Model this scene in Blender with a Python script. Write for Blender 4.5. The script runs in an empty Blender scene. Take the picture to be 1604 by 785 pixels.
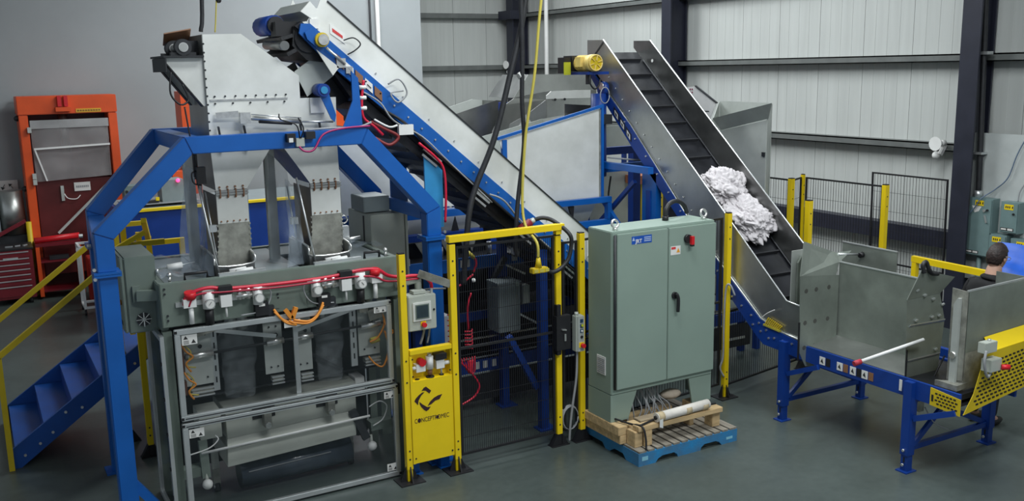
import bpy, bmesh, math, random
from mathutils import Vector, Matrix, noise
random.seed(7)
S = bpy.context.scene
COL = S.collection

# ------------------------------------------------------------------ camera
F_PX, PITCH, ROLL, YAW, CAM_H = 1496.1, 0.18876855, -0.01891338, 0.51437765, 3.7
hd = Vector((math.sin(YAW), math.cos(YAW), 0)); upv = Vector((0, 0, 1)); rt = hd.cross(upv)
fw = hd * math.cos(PITCH) - upv * math.sin(PITCH)
up = upv * math.cos(PITCH) + hd * math.sin(PITCH)
r2 = rt * math.cos(ROLL) + up * math.sin(ROLL)
u2 = -rt * math.sin(ROLL) + up * math.cos(ROLL)
cd = bpy.data.cameras.new('camera'); cam = bpy.data.objects.new('camera', cd); COL.objects.link(cam)
cd.sensor_width = 36.0; cd.lens = 36.0 * F_PX / 1604.0; cd.clip_end = 200
M = Matrix((r2, u2, -fw)).transposed().to_4x4(); M.translation = Vector((0, 0, CAM_H))
cam.matrix_world = M
S.camera = cam

# ------------------------------------------------------------------ light
w = bpy.data.worlds.new('world'); S.world = w; w.use_nodes = True
bg = w.node_tree.nodes['Background']; bg.inputs[0].default_value = (0.80, 0.90, 1.0, 1); bg.inputs[1].default_value = 0.42

def area(x, y, z, sx, sy, power, col=(0.93, 0.98, 1.0)):
    l = bpy.data.lights.new('high_bay_light', 'AREA'); l.shape = 'RECTANGLE'; l.size = sx; l.size_y = sy
    l.energy = power; l.color = col
    o = bpy.data.objects.new('high_bay_light', l); COL.objects.link(o); o.location = (x, y, z)
    return o
for (x, y, p) in ((4.4, 1.2, 330), (7.4, 1.8, 150), (3.8, 5.6, 210), (7.0, 6.6, 150), (5.2, 12.6, 260), (8.4, 11.4, 190), (6.4, 16.2, 230), (9.6, 15.8, 200)):
    area(x, y, 7.5, 2.6, 1.2, p)
S.view_settings.view_transform = 'Standard'; S.view_settings.look = 'None'
S.view_settings.exposure = 0.0; S.view_settings.gamma = 1.0; S.view_settings.use_curve_mapping = False

# ------------------------------------------------------------------ materials
MATS = {}
def mat(name, col, metal=0.0, rough=0.5, var=0.06, scale=4.0, stretch=(1, 1, 1), rvar=0.08, bump=0.0, bscale=60.0, alpha=1.0, trans=0.0, coat=0.0, dirt=None, emit=0.0):
    if name in MATS: return MATS[name]
    m = bpy.data.materials.new(name); m.use_nodes = True; MATS[name] = m
    nt = m.node_tree; b = nt.nodes['Principled BSDF']; L = nt.links
    tc = nt.nodes.new('ShaderNodeTexCoord'); mp = nt.nodes.new('ShaderNodeMapping'); mp.inputs['Scale'].default_value = stretch
    L.new(tc.outputs['Object'], mp.inputs['Vector'])
    n = nt.nodes.new('ShaderNodeTexNoise'); n.inputs['Scale'].default_value = scale; n.inputs['Detail'].default_value = 5; n.inputs['Roughness'].default_value = 0.6
    L.new(mp.outputs[0], n.inputs['Vector'])
    cr = nt.nodes.new('ShaderNodeValToRGB')
    lo = [max(0, c * (1 - var * 2)) for c in col]; hi = [min(1, c * (1 + var * 2)) for c in col]
    if dirt: lo = [a * (1 - 0.5) + d * 0.5 for a, d in zip(lo, dirt)]
    cr.color_ramp.elements[0].position = 0.3; cr.color_ramp.elements[1].position = 0.7
    cr.color_ramp.elements[0].color = (*lo, 1); cr.color_ramp.elements[1].color = (*hi, 1)
    L.new(n.outputs['Fac'], cr.inputs['Fac']); L.new(cr.outputs['Color'], b.inputs['Base Color'])
    mr = nt.nodes.new('ShaderNodeMapRange'); mr.inputs['To Min'].default_value = max(0.02, rough - rvar); mr.inputs['To Max'].default_value = min(1, rough + rvar)
    L.new(n.outputs['Fac'], mr.inputs['Value']); L.new(mr.outputs[0], b.inputs['Roughness'])
    b.inputs['Metallic'].default_value = metal
    b.inputs['Alpha'].default_value = alpha
    b.inputs['Transmission Weight'].default_value = trans
    if coat: b.inputs['Coat Weight'].default_value = coat; b.inputs['Coat Roughness'].default_value = 0.15
    if emit:
        L.new(cr.outputs['Color'], b.inputs['Emission Color']); b.inputs['Emission Strength'].default_value = emit
    if bump:
        n2 = nt.nodes.new('ShaderNodeTexNoise'); n2.inputs['Scale'].default_value = bscale; n2.inputs['Detail'].default_value = 3
        L.new(mp.outputs[0], n2.inputs['Vector'])
        bp = nt.nodes.new('ShaderNodeBump'); bp.inputs['Strength'].default_value = bump; bp.inputs['Distance'].default_value = 0.01
        L.new(n2.outputs['Fac'], bp.inputs['Height']); L.new(bp.outputs[0], b.inputs['Normal'])
    return m

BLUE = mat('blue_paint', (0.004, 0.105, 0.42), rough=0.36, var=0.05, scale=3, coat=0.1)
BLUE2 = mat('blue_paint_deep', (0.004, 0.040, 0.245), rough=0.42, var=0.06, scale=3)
SKYB = mat('light_blue_paint', (0.03, 0.25, 0.50), rough=0.4)
YEL = mat('yellow_paint', (0.86, 0.62, 0.008), rough=0.4, var=0.03, scale=3)
YEL2 = mat('yellow_dull', (0.60, 0.44, 0.01), rough=0.5, var=0.05)
BLACK = mat('black_plastic', (0.012, 0.012, 0.014), rough=0.5)
RUB = mat('black_rubber', (0.018, 0.019, 0.022), rough=0.55, var=0.15, scale=8, bump=0.2)
BELT = mat('conveyor_belt', (0.014, 0.015, 0.019), rough=0.36, var=0.2, scale=6, rvar=0.12, bump=0.15, bscale=20)
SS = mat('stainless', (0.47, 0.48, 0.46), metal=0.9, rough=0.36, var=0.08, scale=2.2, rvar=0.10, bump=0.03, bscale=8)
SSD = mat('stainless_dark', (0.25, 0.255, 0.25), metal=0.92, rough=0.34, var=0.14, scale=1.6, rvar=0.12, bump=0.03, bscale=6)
PALE = mat('pale_sheet_steel', (0.80, 0.81, 0.78), metal=0.2, rough=0.42, var=0.05, scale=1.5, rvar=0.12, dirt=(0.55, 0.56, 0.5))
PALE2 = mat('grey_sheet_steel', (0.50, 0.53, 0.50), metal=0.25, rough=0.45, var=0.08, scale=1.8, rvar=0.1)
GALV = mat('worn_galvanised', (0.33, 0.33, 0.29), metal=0.45, rough=0.5, var=0.18, scale=9, rvar=0.1)
INFEED = mat('infeed_stainless', (0.275, 0.305, 0.27), metal=0.55, rough=0.42, var=0.10, scale=2.5, rvar=0.12)
ALU = mat('aluminium_profile', (0.66, 0.68, 0.68), metal=0.75, rough=0.34, var=0.04)
ZINC = mat('zinc', (0.72, 0.72, 0.70), metal=0.85, rough=0.3, var=0.08, scale=20)
GREEN = mat('grey_green_paint', (0.255, 0.335, 0.285), rough=0.42, var=0.02, scale=2)
GREEN2 = mat('machine_grey_green', (0.165, 0.205, 0.175), rough=0.45, var=0.05, scale=3)
GREY = mat('grey_enclosure', (0.43, 0.46, 0.41), rough=0.45, var=0.03)
MIDG = mat('blue_grey_box', (0.22, 0.26, 0.27), rough=0.4, var=0.06)
IVORY = mat('machine_light_grey', (0.46, 0.48, 0.43), rough=0.5, var=0.05, scale=3)
DARK = mat('dark_metal', (0.02, 0.022, 0.026), rough=0.5, var=0.15, scale=6)
NAVY = mat('navy_column', (0.016, 0.018, 0.032), rough=0.5, var=0.08)
ORANGE = mat('orange_paint', (0.72, 0.085, 0.012), rough=0.4, var=0.06, scale=2)
MAROON = mat('maroon_panel', (0.095, 0.012, 0.012), rough=0.4, var=0.2, scale=1.5)
RED = mat('red_toolbox', (0.17, 0.008, 0.016), rough=0.38, var=0.06, coat=0.3)
REDB = mat('bright_red', (0.62, 0.012, 0.02), rough=0.4)
HOSE = mat('red_hose', (0.62, 0.015, 0.045), rough=0.35)
WHITE = mat('white_plastic', (0.78, 0.78, 0.76), rough=0.45, var=0.03)
LINEN = mat('white_linen', (0.62, 0.585, 0.60), rough=0.9, var=0.03, scale=9, bump=0.25, bscale=30)
PAPER = mat('white_sticker', (0.75, 0.74, 0.71), rough=0.6, var=0.04)
INK = mat('sticker_ink', (0.03, 0.03, 0.03), rough=0.6)
INKRED = mat('sticker_red', (0.6, 0.05, 0.05), rough=0.6)
INKOR = mat('sticker_orange', (0.8, 0.35, 0.03), rough=0.6)
LOGO = mat('logo_ink', (0.035, 0.012, 0.018), rough=0.5)
JRTB = mat('sticker_blue', (0.012, 0.085, 0.42), rough=0.4)
WOOD = mat('pine_timber', (0.56, 0.40, 0.21), rough=0.75, var=0.14, scale=3, stretch=(1, 9, 9), bump=0.15)
WOODG = mat('weathered_board', (0.24, 0.215, 0.175), rough=0.85, var=0.2, scale=3, stretch=(9, 1, 9), bump=0.2)
WOODB = mat('board_brown', (0.33, 0.26, 0.17), rough=0.8, var=0.14, scale=3, stretch=(1, 9, 9), bump=0.15)
PALB = mat('pallet_blue', (0.012, 0.18, 0.40), rough=0.7, var=0.18, scale=6, bump=0.2, dirt=(0.12, 0.2, 0.28))
FILM = mat('plastic_film', (0.40, 0.46, 0.52), rough=0.12, var=0.3, scale=5, alpha=0.22, bump=0.7, bscale=7)
FILMD = mat('film_tube', (0.42, 0.46, 0.48), rough=0.10, var=0.3, scale=9, alpha=0.22, bump=0.9, bscale=14)
FILMW = mat('milky_curtain', (0.42, 0.40, 0.40), rough=0.35, var=0.12, scale=2, alpha=0.36, bump=0.3, bscale=5)
PANE = mat('guard_pane', (0.06, 0.075, 0.08), rough=0.05, rvar=0.02, var=0.05, alpha=0.10)
SCREEN = mat('screen', (0.035, 0.055, 0.065), rough=0.12, var=0.2)
GOLD = mat('yellow_motor', (0.78, 0.58, 0.17), rough=0.45, var=0.06)
SKIN = mat('skin', (0.50, 0.29, 0.21), rough=0.55, var=0.05, scale=12)
HAIR = mat('hair', (0.022, 0.012, 0.010), rough=0.55, var=0.3, scale=30, bump=0.6, bscale=60)
SHIRT = mat('black_tshirt', (0.004, 0.004, 0.005), rough=0.85, var=0.1, scale=9, bump=0.3, bscale=12)
JEANS = mat('dark_trousers', (0.015, 0.018, 0.03), rough=0.85)
TARP = mat('blue_tarp', (0.01, 0.10, 0.55), rough=0.45, var=0.1, bump=0.3, bscale=6)
CABLE = mat('grey_cable', (0.32, 0.33, 0.34), rough=0.5)
YCORD = mat('yellow_cord', (0.52, 0.44, 0.07), rough=0.5)
OCORD = mat('orange_cable', (0.75, 0.27, 0.03), rough=0.5)
COPPER = mat('brown_block', (0.25, 0.12, 0.06), rough=0.5)
TEALG = mat('dark_green_tank', (0.14, 0.19, 0.19), rough=0.45)
PLASTER = mat('plain_wall_paint', (0.33, 0.355, 0.365), rough=0.8, var=0.03, scale=0.8, bump=0.05)
RIB = mat('white_wall_panel', (0.50, 0.52, 0.50), rough=0.6, var=0.03, scale=1.2, stretch=(6, 6, 0.4))
GIRT = mat('girt_paint', (0.13, 0.14, 0.135), rough=0.55, var=0.08)
BOARD = mat('backing_board', (0.46, 0.49, 0.48), rough=0.7, var=0.04)
BOXG = mat('electrical_box', (0.16, 0.24, 0.24), rough=0.45, var=0.05)

def floor_mat():
    m = bpy.data.materials.new('painted_concrete'); m.use_nodes = True; nt = m.node_tree; L = nt.links; b = nt.nodes['Principled BSDF']
    tc = nt.nodes.new('ShaderNodeTexCoord')
    n1 = nt.nodes.new('ShaderNodeTexNoise'); n1.inputs['Scale'].default_value = 0.9; n1.inputs['Detail'].default_value = 8; n1.inputs['Roughness'].default_value = 0.65
    n2 = nt.nodes.new('ShaderNodeTexNoise'); n2.inputs['Scale'].default_value = 14; n2.inputs['Detail'].default_value = 6
    for n in (n1, n2): L.new(tc.outputs['Object'], n.inputs['Vector'])
    mx = nt.nodes.new('ShaderNodeMixRGB'); mx.inputs[0].default_value = 0.35; L.new(n1.outputs['Fac'], mx.inputs[1]); L.new(n2.outputs['Fac'], mx.inputs[2])
    cr = nt.nodes.new('ShaderNodeValToRGB'); cr.color_ramp.elements[0].position = 0.32; cr.color_ramp.elements[1].position = 0.72
    cr.color_ramp.elements[0].color = (0.054, 0.069, 0.064, 1); cr.color_ramp.elements[1].color = (0.088, 0.110, 0.102, 1)
    L.new(mx.outputs[0], cr.inputs[0]); L.new(cr.outputs[0], b.inputs['Base Color'])
    mr = nt.nodes.new('ShaderNodeMapRange'); mr.inputs['To Min'].default_value = 0.22; mr.inputs['To Max'].default_value = 0.46
    L.new(n1.outputs['Fac'], mr.inputs[0]); L.new(mr.outputs[0], b.inputs['Roughness'])
    return m

# ------------------------------------------------------------------ mesh helpers (world coordinates in metres)
class MB:
    def __init__(s): s.v = []; s.f = []; s.sm = []
    def add(s, vs, fs, smooth=False):
        o = len(s.v); s.v += [tuple(p) for p in vs]; s.f += [tuple(i + o for i in f) for f in fs]; s.sm += [smooth] * len(fs); return s
    def box(s, x0, x1, y0, y1, z0, z1):
        return s.add([(x0, y0, z0), (x1, y0, z0), (x1, y1, z0), (x0, y1, z0), (x0, y0, z1), (x1, y0, z1), (x1, y1, z1), (x0, y1, z1)],
                     [(0, 3, 2, 1), (4, 5, 6, 7), (0, 1, 5, 4), (1, 2, 6, 5), (2, 3, 7, 6), (3, 0, 4, 7)])
    def cbox(s, c, d): return s.box(c[0] - d[0] / 2, c[0] + d[0] / 2, c[1] - d[1] / 2, c[1] + d[1] / 2, c[2] - d[2] / 2, c[2] + d[2] / 2)
    def bar(s, p, q, a, b=None, ref=None):
        p = Vector(p); q = Vector(q); b = b or a; d = (q - p).normalized()
        ref = Vector(ref) if ref else (Vector((0, 0, 1)) if abs(d.z) < 0.9 else Vector((0, 1, 0)))
        x = d.cross(ref).normalized(); y = x.cross(d)
        o = [x * a / 2 * i + y * b / 2 * j for i, j in ((-1, -1), (1, -1), (1, 1), (-1, 1))]
        return s.add([p + k for k in o] + [q + k for k in o], [(3, 2, 1, 0), (4, 5, 6, 7), (0, 1, 5, 4), (1, 2, 6, 5), (2, 3, 7, 6), (3, 0, 4, 7)])
    def prism(s, pts, vec):
        n = len(pts); vec = Vector(vec); pts = [Vector(p) for p in pts]
        nm = Vector((0, 0, 0))
        for i in range(n): nm += pts[i].cross(pts[(i + 1) % n])
        if nm.dot(vec) < 0: pts = pts[::-1]
        return s.add(pts + [p + vec for p in pts], [tuple(range(n))[::-1], tuple(range(n, 2 * n))] + [(i, (i + 1) % n, n + (i + 1) % n, n + i) for i in range(n)])
    def py(s, xz, y0, y1): return s.prism([(x, y0, z) for x, z in xz], (0, y1 - y0, 0))
    def px(s, yz, x0, x1): return s.prism([(x0, y, z) for y, z in yz], (x1 - x0, 0, 0))
    def pz(s, xy, z0, z1): return s.prism([(x, y, z0) for x, y in xy], (0, 0, z1 - z0))
    def plate(s, pts, t):
        P = [Vector(p) for p in pts]; n = (P[1] - P[0]).cross(P[2] - P[0]).normalized()
        return s.prism(P, n * t)
    def cyl(s, p, q, r, n=12, rb=None, smooth=True):
        p = Vector(p); q = Vector(q); rb = r if rb is None else rb; d = (q - p).normalized()
        ref = Vector((0, 0, 1)) if abs(d.z) < 0.9 else Vector((1, 0, 0)); x = d.cross(ref).normalized(); y = d.cross(x)
        A = [p + (x * math.cos(2 * math.pi * i / n) + y * math.sin(2 * math.pi * i / n)) * r for i in range(n)]
        B = [q + (x * math.cos(2 * math.pi * i / n) + y * math.sin(2 * math.pi * i / n)) * rb for i in range(n)]
        s.add(A + B, [(i, (i + 1) % n, n + (i + 1) % n, n + i) for i in range(n)], smooth)
        o = len(s.v) - 2 * n
        s.f += [tuple(o + i for i in range(n))[::-1], tuple(o + n + i for i in range(n))]; s.sm += [False, False]
        return s
    def tube(s, pts, r, n=8, sub=6, closed=False):
        P = [Vector(p) for p in pts]
        if sub > 1 and len(P) > 2:
            Q = []
            for i in range(len(P) - 1):
                a = P[max(i - 1, 0)]; b = P[i]; c = P[i + 1]; d = P[min(i + 2, len(P) - 1)]
                for k in range(sub):
                    t = k / sub
                    Q.append(0.5 * ((2 * b) + (c - a) * t + (2 * a - 5 * b + 4 * c - d) * t * t + (3 * b - a - 3 * c + d) * t ** 3))
            Q.append(P[-1]); P = Q
        m = len(P); rings = []; x = None
        for i in range(m):
            d = (P[min(i + 1, m - 1)] - P[max(i - 1, 0)]).normalized()
            if x is None:
                ref = Vector((0, 0, 1)) if abs(d.z) < 0.9 else Vector((1, 0, 0)); x = d.cross(ref).normalized()
            else:
                x = (x - d * x.dot(d)).normalized()
            y = d.cross(x)
            rings.append([P[i] + (x * math.cos(2 * math.pi * k / n) + y * math.sin(2 * math.pi * k / n)) * r for k in range(n)])
        fs = [(i * n + k, i * n + (k + 1) % n, (i + 1) * n + (k + 1) % n, (i + 1) * n + k) for i in range(m - 1) for k in range(n)]
        fs += [tuple(range(n))[::-1], tuple((m - 1) * n + k for k in range(n))]
        return s.add([p for rg in rings for p in rg], fs, True)
    def sphere(s, c, r, n=12, m=8, sc=(1, 1, 1)):
        c = Vector(c); vs = [c + Vector((0, 0, r * sc[2]))]
        for j in range(1, m):
            t = math.pi * j / m
            for i in range(n):
                a = 2 * math.pi * i / n; vs.append(c + Vector((r * sc[0] * math.sin(t) * math.cos(a), r * sc[1] * math.sin(t) * math.sin(a), r * sc[2] * math.cos(t))))
        vs.append(c - Vector((0, 0, r * sc[2]))); fs = [(0, 1 + i, 1 + (i + 1) % n) for i in range(n)]
        for j in range(m - 2):
            for i in range(n): fs.append((1 + j * n + i, 1 + (j + 1) * n + i, 1 + (j + 1) * n + (i + 1) % n, 1 + j * n + (i + 1) % n))
        e = len(vs) - 1; o = 1 + (m - 2) * n
        fs += [(e, o + (i + 1) % n, o + i) for i in range(n)]
        return s.add(vs, fs, True)
    def mesh(s, name, off=(0, 0, 0), bevel=0.0):
        me = bpy.data.meshes.new(name)
        me.from_pydata([(v[0] - off[0], v[1] - off[1], v[2] - off[2]) for v in s.v], [], s.f)
        me.polygons.foreach_set('use_smooth', s.sm); me.update()
        if bevel:
            bm = bmesh.new(); bm.from_mesh(me)
            es = [e for e in bm.edges if len(e.link_faces) == 2 and e.calc_face_angle(0) > 0.6]
            bmesh.ops.bevel(bm, geom=es, offset=bevel, segments=2, affect='EDGES', clamp_overlap=True)
            bm.to_mesh(me); bm.free()
        return me

def tagit(o, label=None, cat=None, group=None, kind=None):
    if label: o['label'] = label
    if cat: o['category'] = cat
    if group: o['group'] = group
    if kind: o['kind'] = kind
    return o

class T:
    """A thing: an Empty at its base, its parts in world coordinates."""
    def __init__(s, name, label, cat, loc, group=None, kind=None):
        s.loc = Vector(loc); s.o = bpy.data.objects.new(name, None); COL.objects.link(s.o); s.o.location = s.loc; s.o.empty_display_size = 0.1
        tagit(s.o, label, cat, group, kind)
    def p(s, name, mb, m, parent=None, label=None, kind=None, bevel=0.0):
        o = bpy.data.objects.new(name, mb.mesh(name, s.loc, bevel)); COL.objects.link(o); o.data.materials.append(m)
        o.parent = parent or s.o
        return tagit(o, label, None, None, kind)
    def text(s, name, body, size, m, origin, xdir, ydir, parent=None, extrude=0.0008, bold=0.0, align='LEFT', spacing=1.0, width=None):
        cu = bpy.data.curves.new(name, 'FONT'); cu.body = body; cu.size = size; cu.extrude = extrude; cu.offset = bold; cu.align_x = align; cu.space_character = spacing
        tmp = bpy.data.objects.new(name, cu); COL.objects.link(tmp)
        dg = bpy.context.evaluated_depsgraph_get(); me = bpy.data.meshes.new_from_object(tmp.evaluated_get(dg))
        bpy.data.objects.remove(tmp)
        if width:
            xs = [v.co.x for v in me.vertices]; me.transform(Matrix.Diagonal((width / (max(xs) - min(xs)), 1, 1, 1)))
        X = Vector(xdir).normalized(); Y = Vector(ydir).normalized(); Z = X.cross(Y)
        mt = Matrix((X, Y, Z)).transposed().to_4x4(); mt.translation = Vector(origin) - s.loc
        me.transform(mt); me.name = name; me.materials.clear(); me.materials.append(m)
        o = bpy.data.objects.new(name, me); COL.objects.link(o); o.parent = parent or s.o
        return o

def single(name, mb, m, label, cat, group=None, kind=None, loc=None, bevel=0.0):
    if loc is None:
        xs = [v[0] for v in mb.v]; ys = [v[1] for v in mb.v]; zs = [v[2] for v in mb.v]
        loc = ((min(xs) + max(xs)) / 2, (min(ys) + max(ys)) / 2, min(zs))
    o = bpy.data.objects.new(name, mb.mesh(name, loc, bevel)); COL.objects.link(o); o.location = loc; o.data.materials.append(m)
    return tagit(o, label, cat, group, kind)

def struct(name, mb, m, parent=None):
    o = bpy.data.objects.new(name, mb.mesh(name)); COL.objects.link(o); o.data.materials.append(m)
    if parent: o.parent = parent
    else: o['kind'] = 'structure'
    return o

def bolts_y(t, parent, pts, y, r=0.011, m=None, name='bolt'):
    """hex bolt heads on a face looking towards -Y"""
    for x, z in pts:
        t.p(name, MB().cyl((x, y, z), (x, y - 0.012, z), r, 6, smooth=False), m or ZINC, parent)
def bolts_x(t, parent, pts, x, r=0.011, m=None, name='bolt'):
    for y, z in pts:
        t.p(name, MB().cyl((x, y, z), (x - 0.012, y, z), r, 6, smooth=False), m or ZINC, parent)

def warning_label(t, x, y, z, w=0.11, h=0.06, two=True):
    """white warning label with two small triangles and lines of print, on a face looking towards -Y"""
    s = t.p('warning_label', MB().box(x, x + w, y - 0.002, y, z, z + h), PAPER)
    k = MB()
    for i in range(2 if two else 1):
        cx = x + w * (0.25 + 0.5 * i); k.py([(cx - h * .22, z + h * (.55 if i == 0 else .12)), (cx + h * .22, z + h * (.55 if i == 0 else .12)), (cx, z + h * (.9 if i == 0 else .5))], y - 0.003, y - 0.002)
    for j in range(3): k.box(x + w * .1, x + w * .45, y - 0.003, y - 0.002, z + h * (.10 + .13 * j), z + h * (.15 + .13 * j))
    t.p('print', k, INK, s, kind='stuff')

# ================================================================== SETTING
floor = struct('floor', MB().box(-9, 12.4, -4, 21.3, -0.1, 0), floor_mat())
# saw-cut joints of the slab are shallow dark strips
struct('ceiling', MB().box(-9, 12.4, -4, 21.3, 8.0, 8.1), mat('ceiling_liner', (0.55, 0.56, 0.55), rough=0.8))
wb = struct('wall_back', MB().box(8.62, 12.4, 21.15, 21.3, 0, 8), RIB)
for i in range(4):
    x = 8.64 + i * 0.89
    k = MB().box(x + 0.004, x + 0.886, 21.10, 21.15, 0, 8)
    for r in range(3): k.box(x + 0.2 + r * 0.22, x + 0.212 + r * 0.22, 21.097, 21.10, 0, 8)
    struct('wall_panel', k, RIB, wb)
wp = struct('wall_partition', MB().box(-9, 8.62, 19.0, 21.15, 0, 8), PLASTER)
wr = struct('wall_right', MB().box(12.25, 12.4, -4, 21.15, 0, 8), RIB)
y = 21.1; i = 0
while y > -3.5:
    wd = 0.89
    k = MB().box(12.2, 12.25, y - wd + 0.004, y - 0.004, 0, 8)
    for r in range(3): k.box(12.197, 12.2, y - 0.2 - r * 0.22 - 0.012, y - 0.2 - r * 0.22, 0, 8)
    struct('wall_panel', k, RIB, wr); y -= wd; i += 1
for n, z in enumerate((2.54, 3.78, 5.0, 6.3)):
    k = MB().box(12.0, 12.2, -4, 21.1, z - 0.02, z); k.box(12.0, 12.02, -4, 21.1, z - 0.11, z); k.box(12.0, 12.05, -4, 21.1, z - 0.11, z - 0.095)
    struct('trim_%d' % (n + 1), k, GIRT)
    k = MB().box(8.62, 12.0, 20.92, 21.1, z - 0.02, z); k.box(8.62, 12.0, 20.90, 20.92, z - 0.11, z)
    struct('trim_%d' % (n + 11), k, GIRT)
k = MB().box(11.98, 12.2, -4, 21.1, 1.05, 1.29); struct('trim_5', k, NAVY)
k = MB().box(11.98, 12.2, -4, 21.1, 0.0, 0.22); struct('trim_6', k, NAVY)
for n, (y0, y1) in enumerate(((8.08, 8.36), (14.45, 14.72), (20.4, 20.7))):
    k = MB().box(11.66, 11.69, y0, y1, 0, 8); k.box(12.13, 12.16, y0 + .12, y1, 0, 8); k.box(11.69, 12.13, (y0 + y1) / 2 + .04, (y0 + y1) / 2 + .064, 0, 8)
    struct('trim_%d' % (20 + n), k, NAVY)
k = MB().box(11.55, 11.85, 20.3, 20.9, 4.85, 5.05); struct('trim_23', k, NAVY)
# conduits on the walls
single('wall_conduit', MB().cyl((7.62, 18.93, 0.5), (7.62, 18.93, 7.9), 0.045, 10), WHITE, 'white pipe running up the plain grey wall behind the sloped conveyor', 'pipe')
single('wall_conduit', MB().cyl((7.47, 18.96, 0.5), (7.47, 18.96, 7.9), 0.022, 8), DARK, 'thin dark pipe beside the white pipe on the plain grey wall', 'pipe')
single('wall_conduit', MB().cyl((11.93, 19.3, 0.5), (11.93, 19.3, 7.9), 0.05, 10), WHITE, 'white downpipe on the panelled wall behind the steel hoppers', 'pipe')
def horn(x, y, z, dx, dy, label):
    t = T('wall_sounder', label, 'alarm', (x, y, z))
    t.p('bell', MB().cyl((x, y, z), (x + dx * .1, y + dy * .1, z), 0.05, 14, rb=0.10), WHITE)
    t.p('body', MB().cyl((x - dx * .1, y - dy * .1, z), (x, y, z), 0.045, 12), WHITE)
    t.p('bracket', MB().bar((x - dx * .12, y - dy * .12, z - .02), (x - dx * .02, y - dy * .02, z - .16), 0.05), WHITE)
    t.p('lamp', MB().sphere((x - dx * .02 , y + 0.06, z - .17), 0.055), WHITE)
horn(11.85, 8.72, 2.55, -1, 0, 'white alarm sounder on the girt beside the dark column')
horn(11.72, 20.72, 3.78, -1, -0.2, 'small white sounder on the girt at the room corner')

# ================================================================== PORTAL FRAME (blue)
pf = T('portal_frame', 'blue welded steel portal frame straddling the bagging machine', 'frame', (2.2, 8.4, 0))
def portal(y0, y1, zb=0.0, xl=.765):
    b = 0.14
    L0 = [(xl, zb), (xl + b, zb), (xl + b, 2.18), (xl, 2.18)]
    pf.p('post', MB().py(L0, y0, y1), BLUE, bevel=0.008)
    R0 = [(3.70 - b, zb), (3.70, zb), (3.70, 2.18), (3.70 - b, 2.18)]
    pf.p('post', MB().py(R0, y0, y1), BLUE, bevel=0.008)
    pf.p('shoulder', MB().py([(xl, 2.20), (xl + b, 2.20), (xl + b, 2.45), (xl, 2.51)], y0, y1), BLUE, bevel=0.006)
    pf.p('shoulder', MB().py([(3.56, 2.20), (3.70, 2.20), (3.70, 2.47), (3.56, 2.41)], y0, y1), BLUE, bevel=0.006)
    pf.p('diagonal', MB().py([(xl, 2.512), (xl + b, 2.452), (1.545, 3.075), (1.49, 3.21)], y0, y1), BLUE, bevel=0.006)
    pf.p('diagonal', MB().py([(3.56, 2.412), (3.70, 2.472), (3.03, 3.21), (2.965, 3.075)], y0, y1), BLUE, bevel=0.006)
    pf.p('top_beam', MB().py([(1.492, 3.21), (1.547, 3.075), (2.963, 3.075), (3.028, 3.21)], y0, y1), BLUE, bevel=0.006)
    for x0 in (xl - .03, 3.53):
        pf.p('flange', MB().box(x0, x0 + .20, y0 - .03, y1 + .03, 2.165, 2.182), BLUE)
        pf.p('flange', MB().box(x0, x0 + .20, y0 - .03, y1 + .03, 2.185, 2.202), BLUE)
        pf.p('base_plate', MB().box(x0 - .03, x0 + .23, y0 - .04, y1 + .04, 0, .014), BLUE)
portal(7.86, 8.0); portal(9.28, 9.42, 0.0, .865)
for x0, x1, ww in ((.765, .865, .14), (3.56, 3.56, .05)):
    pf.p('header', MB().pz([(x0, 8.0), (x0 + ww, 8.0), (x1 + ww, 9.28), (x1, 9.28)], 2.345, 2.465), BLUE, bevel=0.006)
for x0 in (1.50, 2.88):
    pf.p('cross_tie', MB().box(x0, x0 + .14, 8.0, 9.28, 3.08, 3.205), BLUE, bevel=0.006)
pf.p('floor_brace', MB().bar((.88, 7.93, .42), (1.16, 7.93, .02), .07), BLUE)
for (x, z) in ((.74, 2.235), (.74, 2.16), (3.72, 2.235), (3.72, 2.16)): pf.p('bolt', MB().cyl((x, 7.82, z), (x, 7.84, z), .014, 6, smooth=False), ZINC)
for y in (8.15, 8.75): pf.p('bolt', MB().cyl((.735, y, 2.37), (.765, y, 2.37), .018, 6, smooth=False), ZINC)

# ================================================================== FEED HOPPER
hp = T('feed_hopper', 'tall pale stainless twin-chute feed hopper standing through the blue portal frame', 'hopper', (2.25, 8.4, 2.05))
Y0, Y1 = 8.13, 8.86
prof = [(1.745, 3.075), (2.84, 3.075), (2.85, 3.48), (2.53, 3.48), (2.53, 3.67), (2.06, 4.02), (1.75, 4.015)]
hp.p('front_panel', MB().py(prof, Y0, Y0 + .006), PALE)
hp.p('back_panel', MB().py(prof, Y1 - .006, Y1), PALE)
hp.p('side_panel', MB().box(1.745, 1.751, Y0 + .006, Y1 - .006, 3.075, 4.012), SS)
hp.p('side_panel', MB().py([(2.84, 3.075), (2.85, 3.48), (2.844, 3.48), (2.834, 3.075)], Y0 + .006, Y1 - .006), SS)
hp.p('top_plate', MB().py([(1.75, 4.015), (2.06, 4.02), (2.53, 3.67), (2.53, 3.66), (2.056, 4.012), (1.75, 4.007)], Y0 + .006, Y1 - .006), PALE)
hp.p('seam_strip', MB().box(1.77, 2.42, Y0 - .008, Y0, 3.478, 3.492), ZINC)
bolts_y(hp, hp.o, [(1.81 + i * .085, 3.515) for i in range(8)], Y0, .008, DARK)
bolts_y(hp, hp.o, [(1.81 + i * .145, 3.457) for i in range(5)], Y0, .008, DARK)
for i in range(13): hp.p('edge_rivet', MB().cyl((1.752, Y0 - .004, 3.10 + i * .07), (1.752, Y0 + .01, 3.10 + i * .07), .008, 6), DARK)
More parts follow.
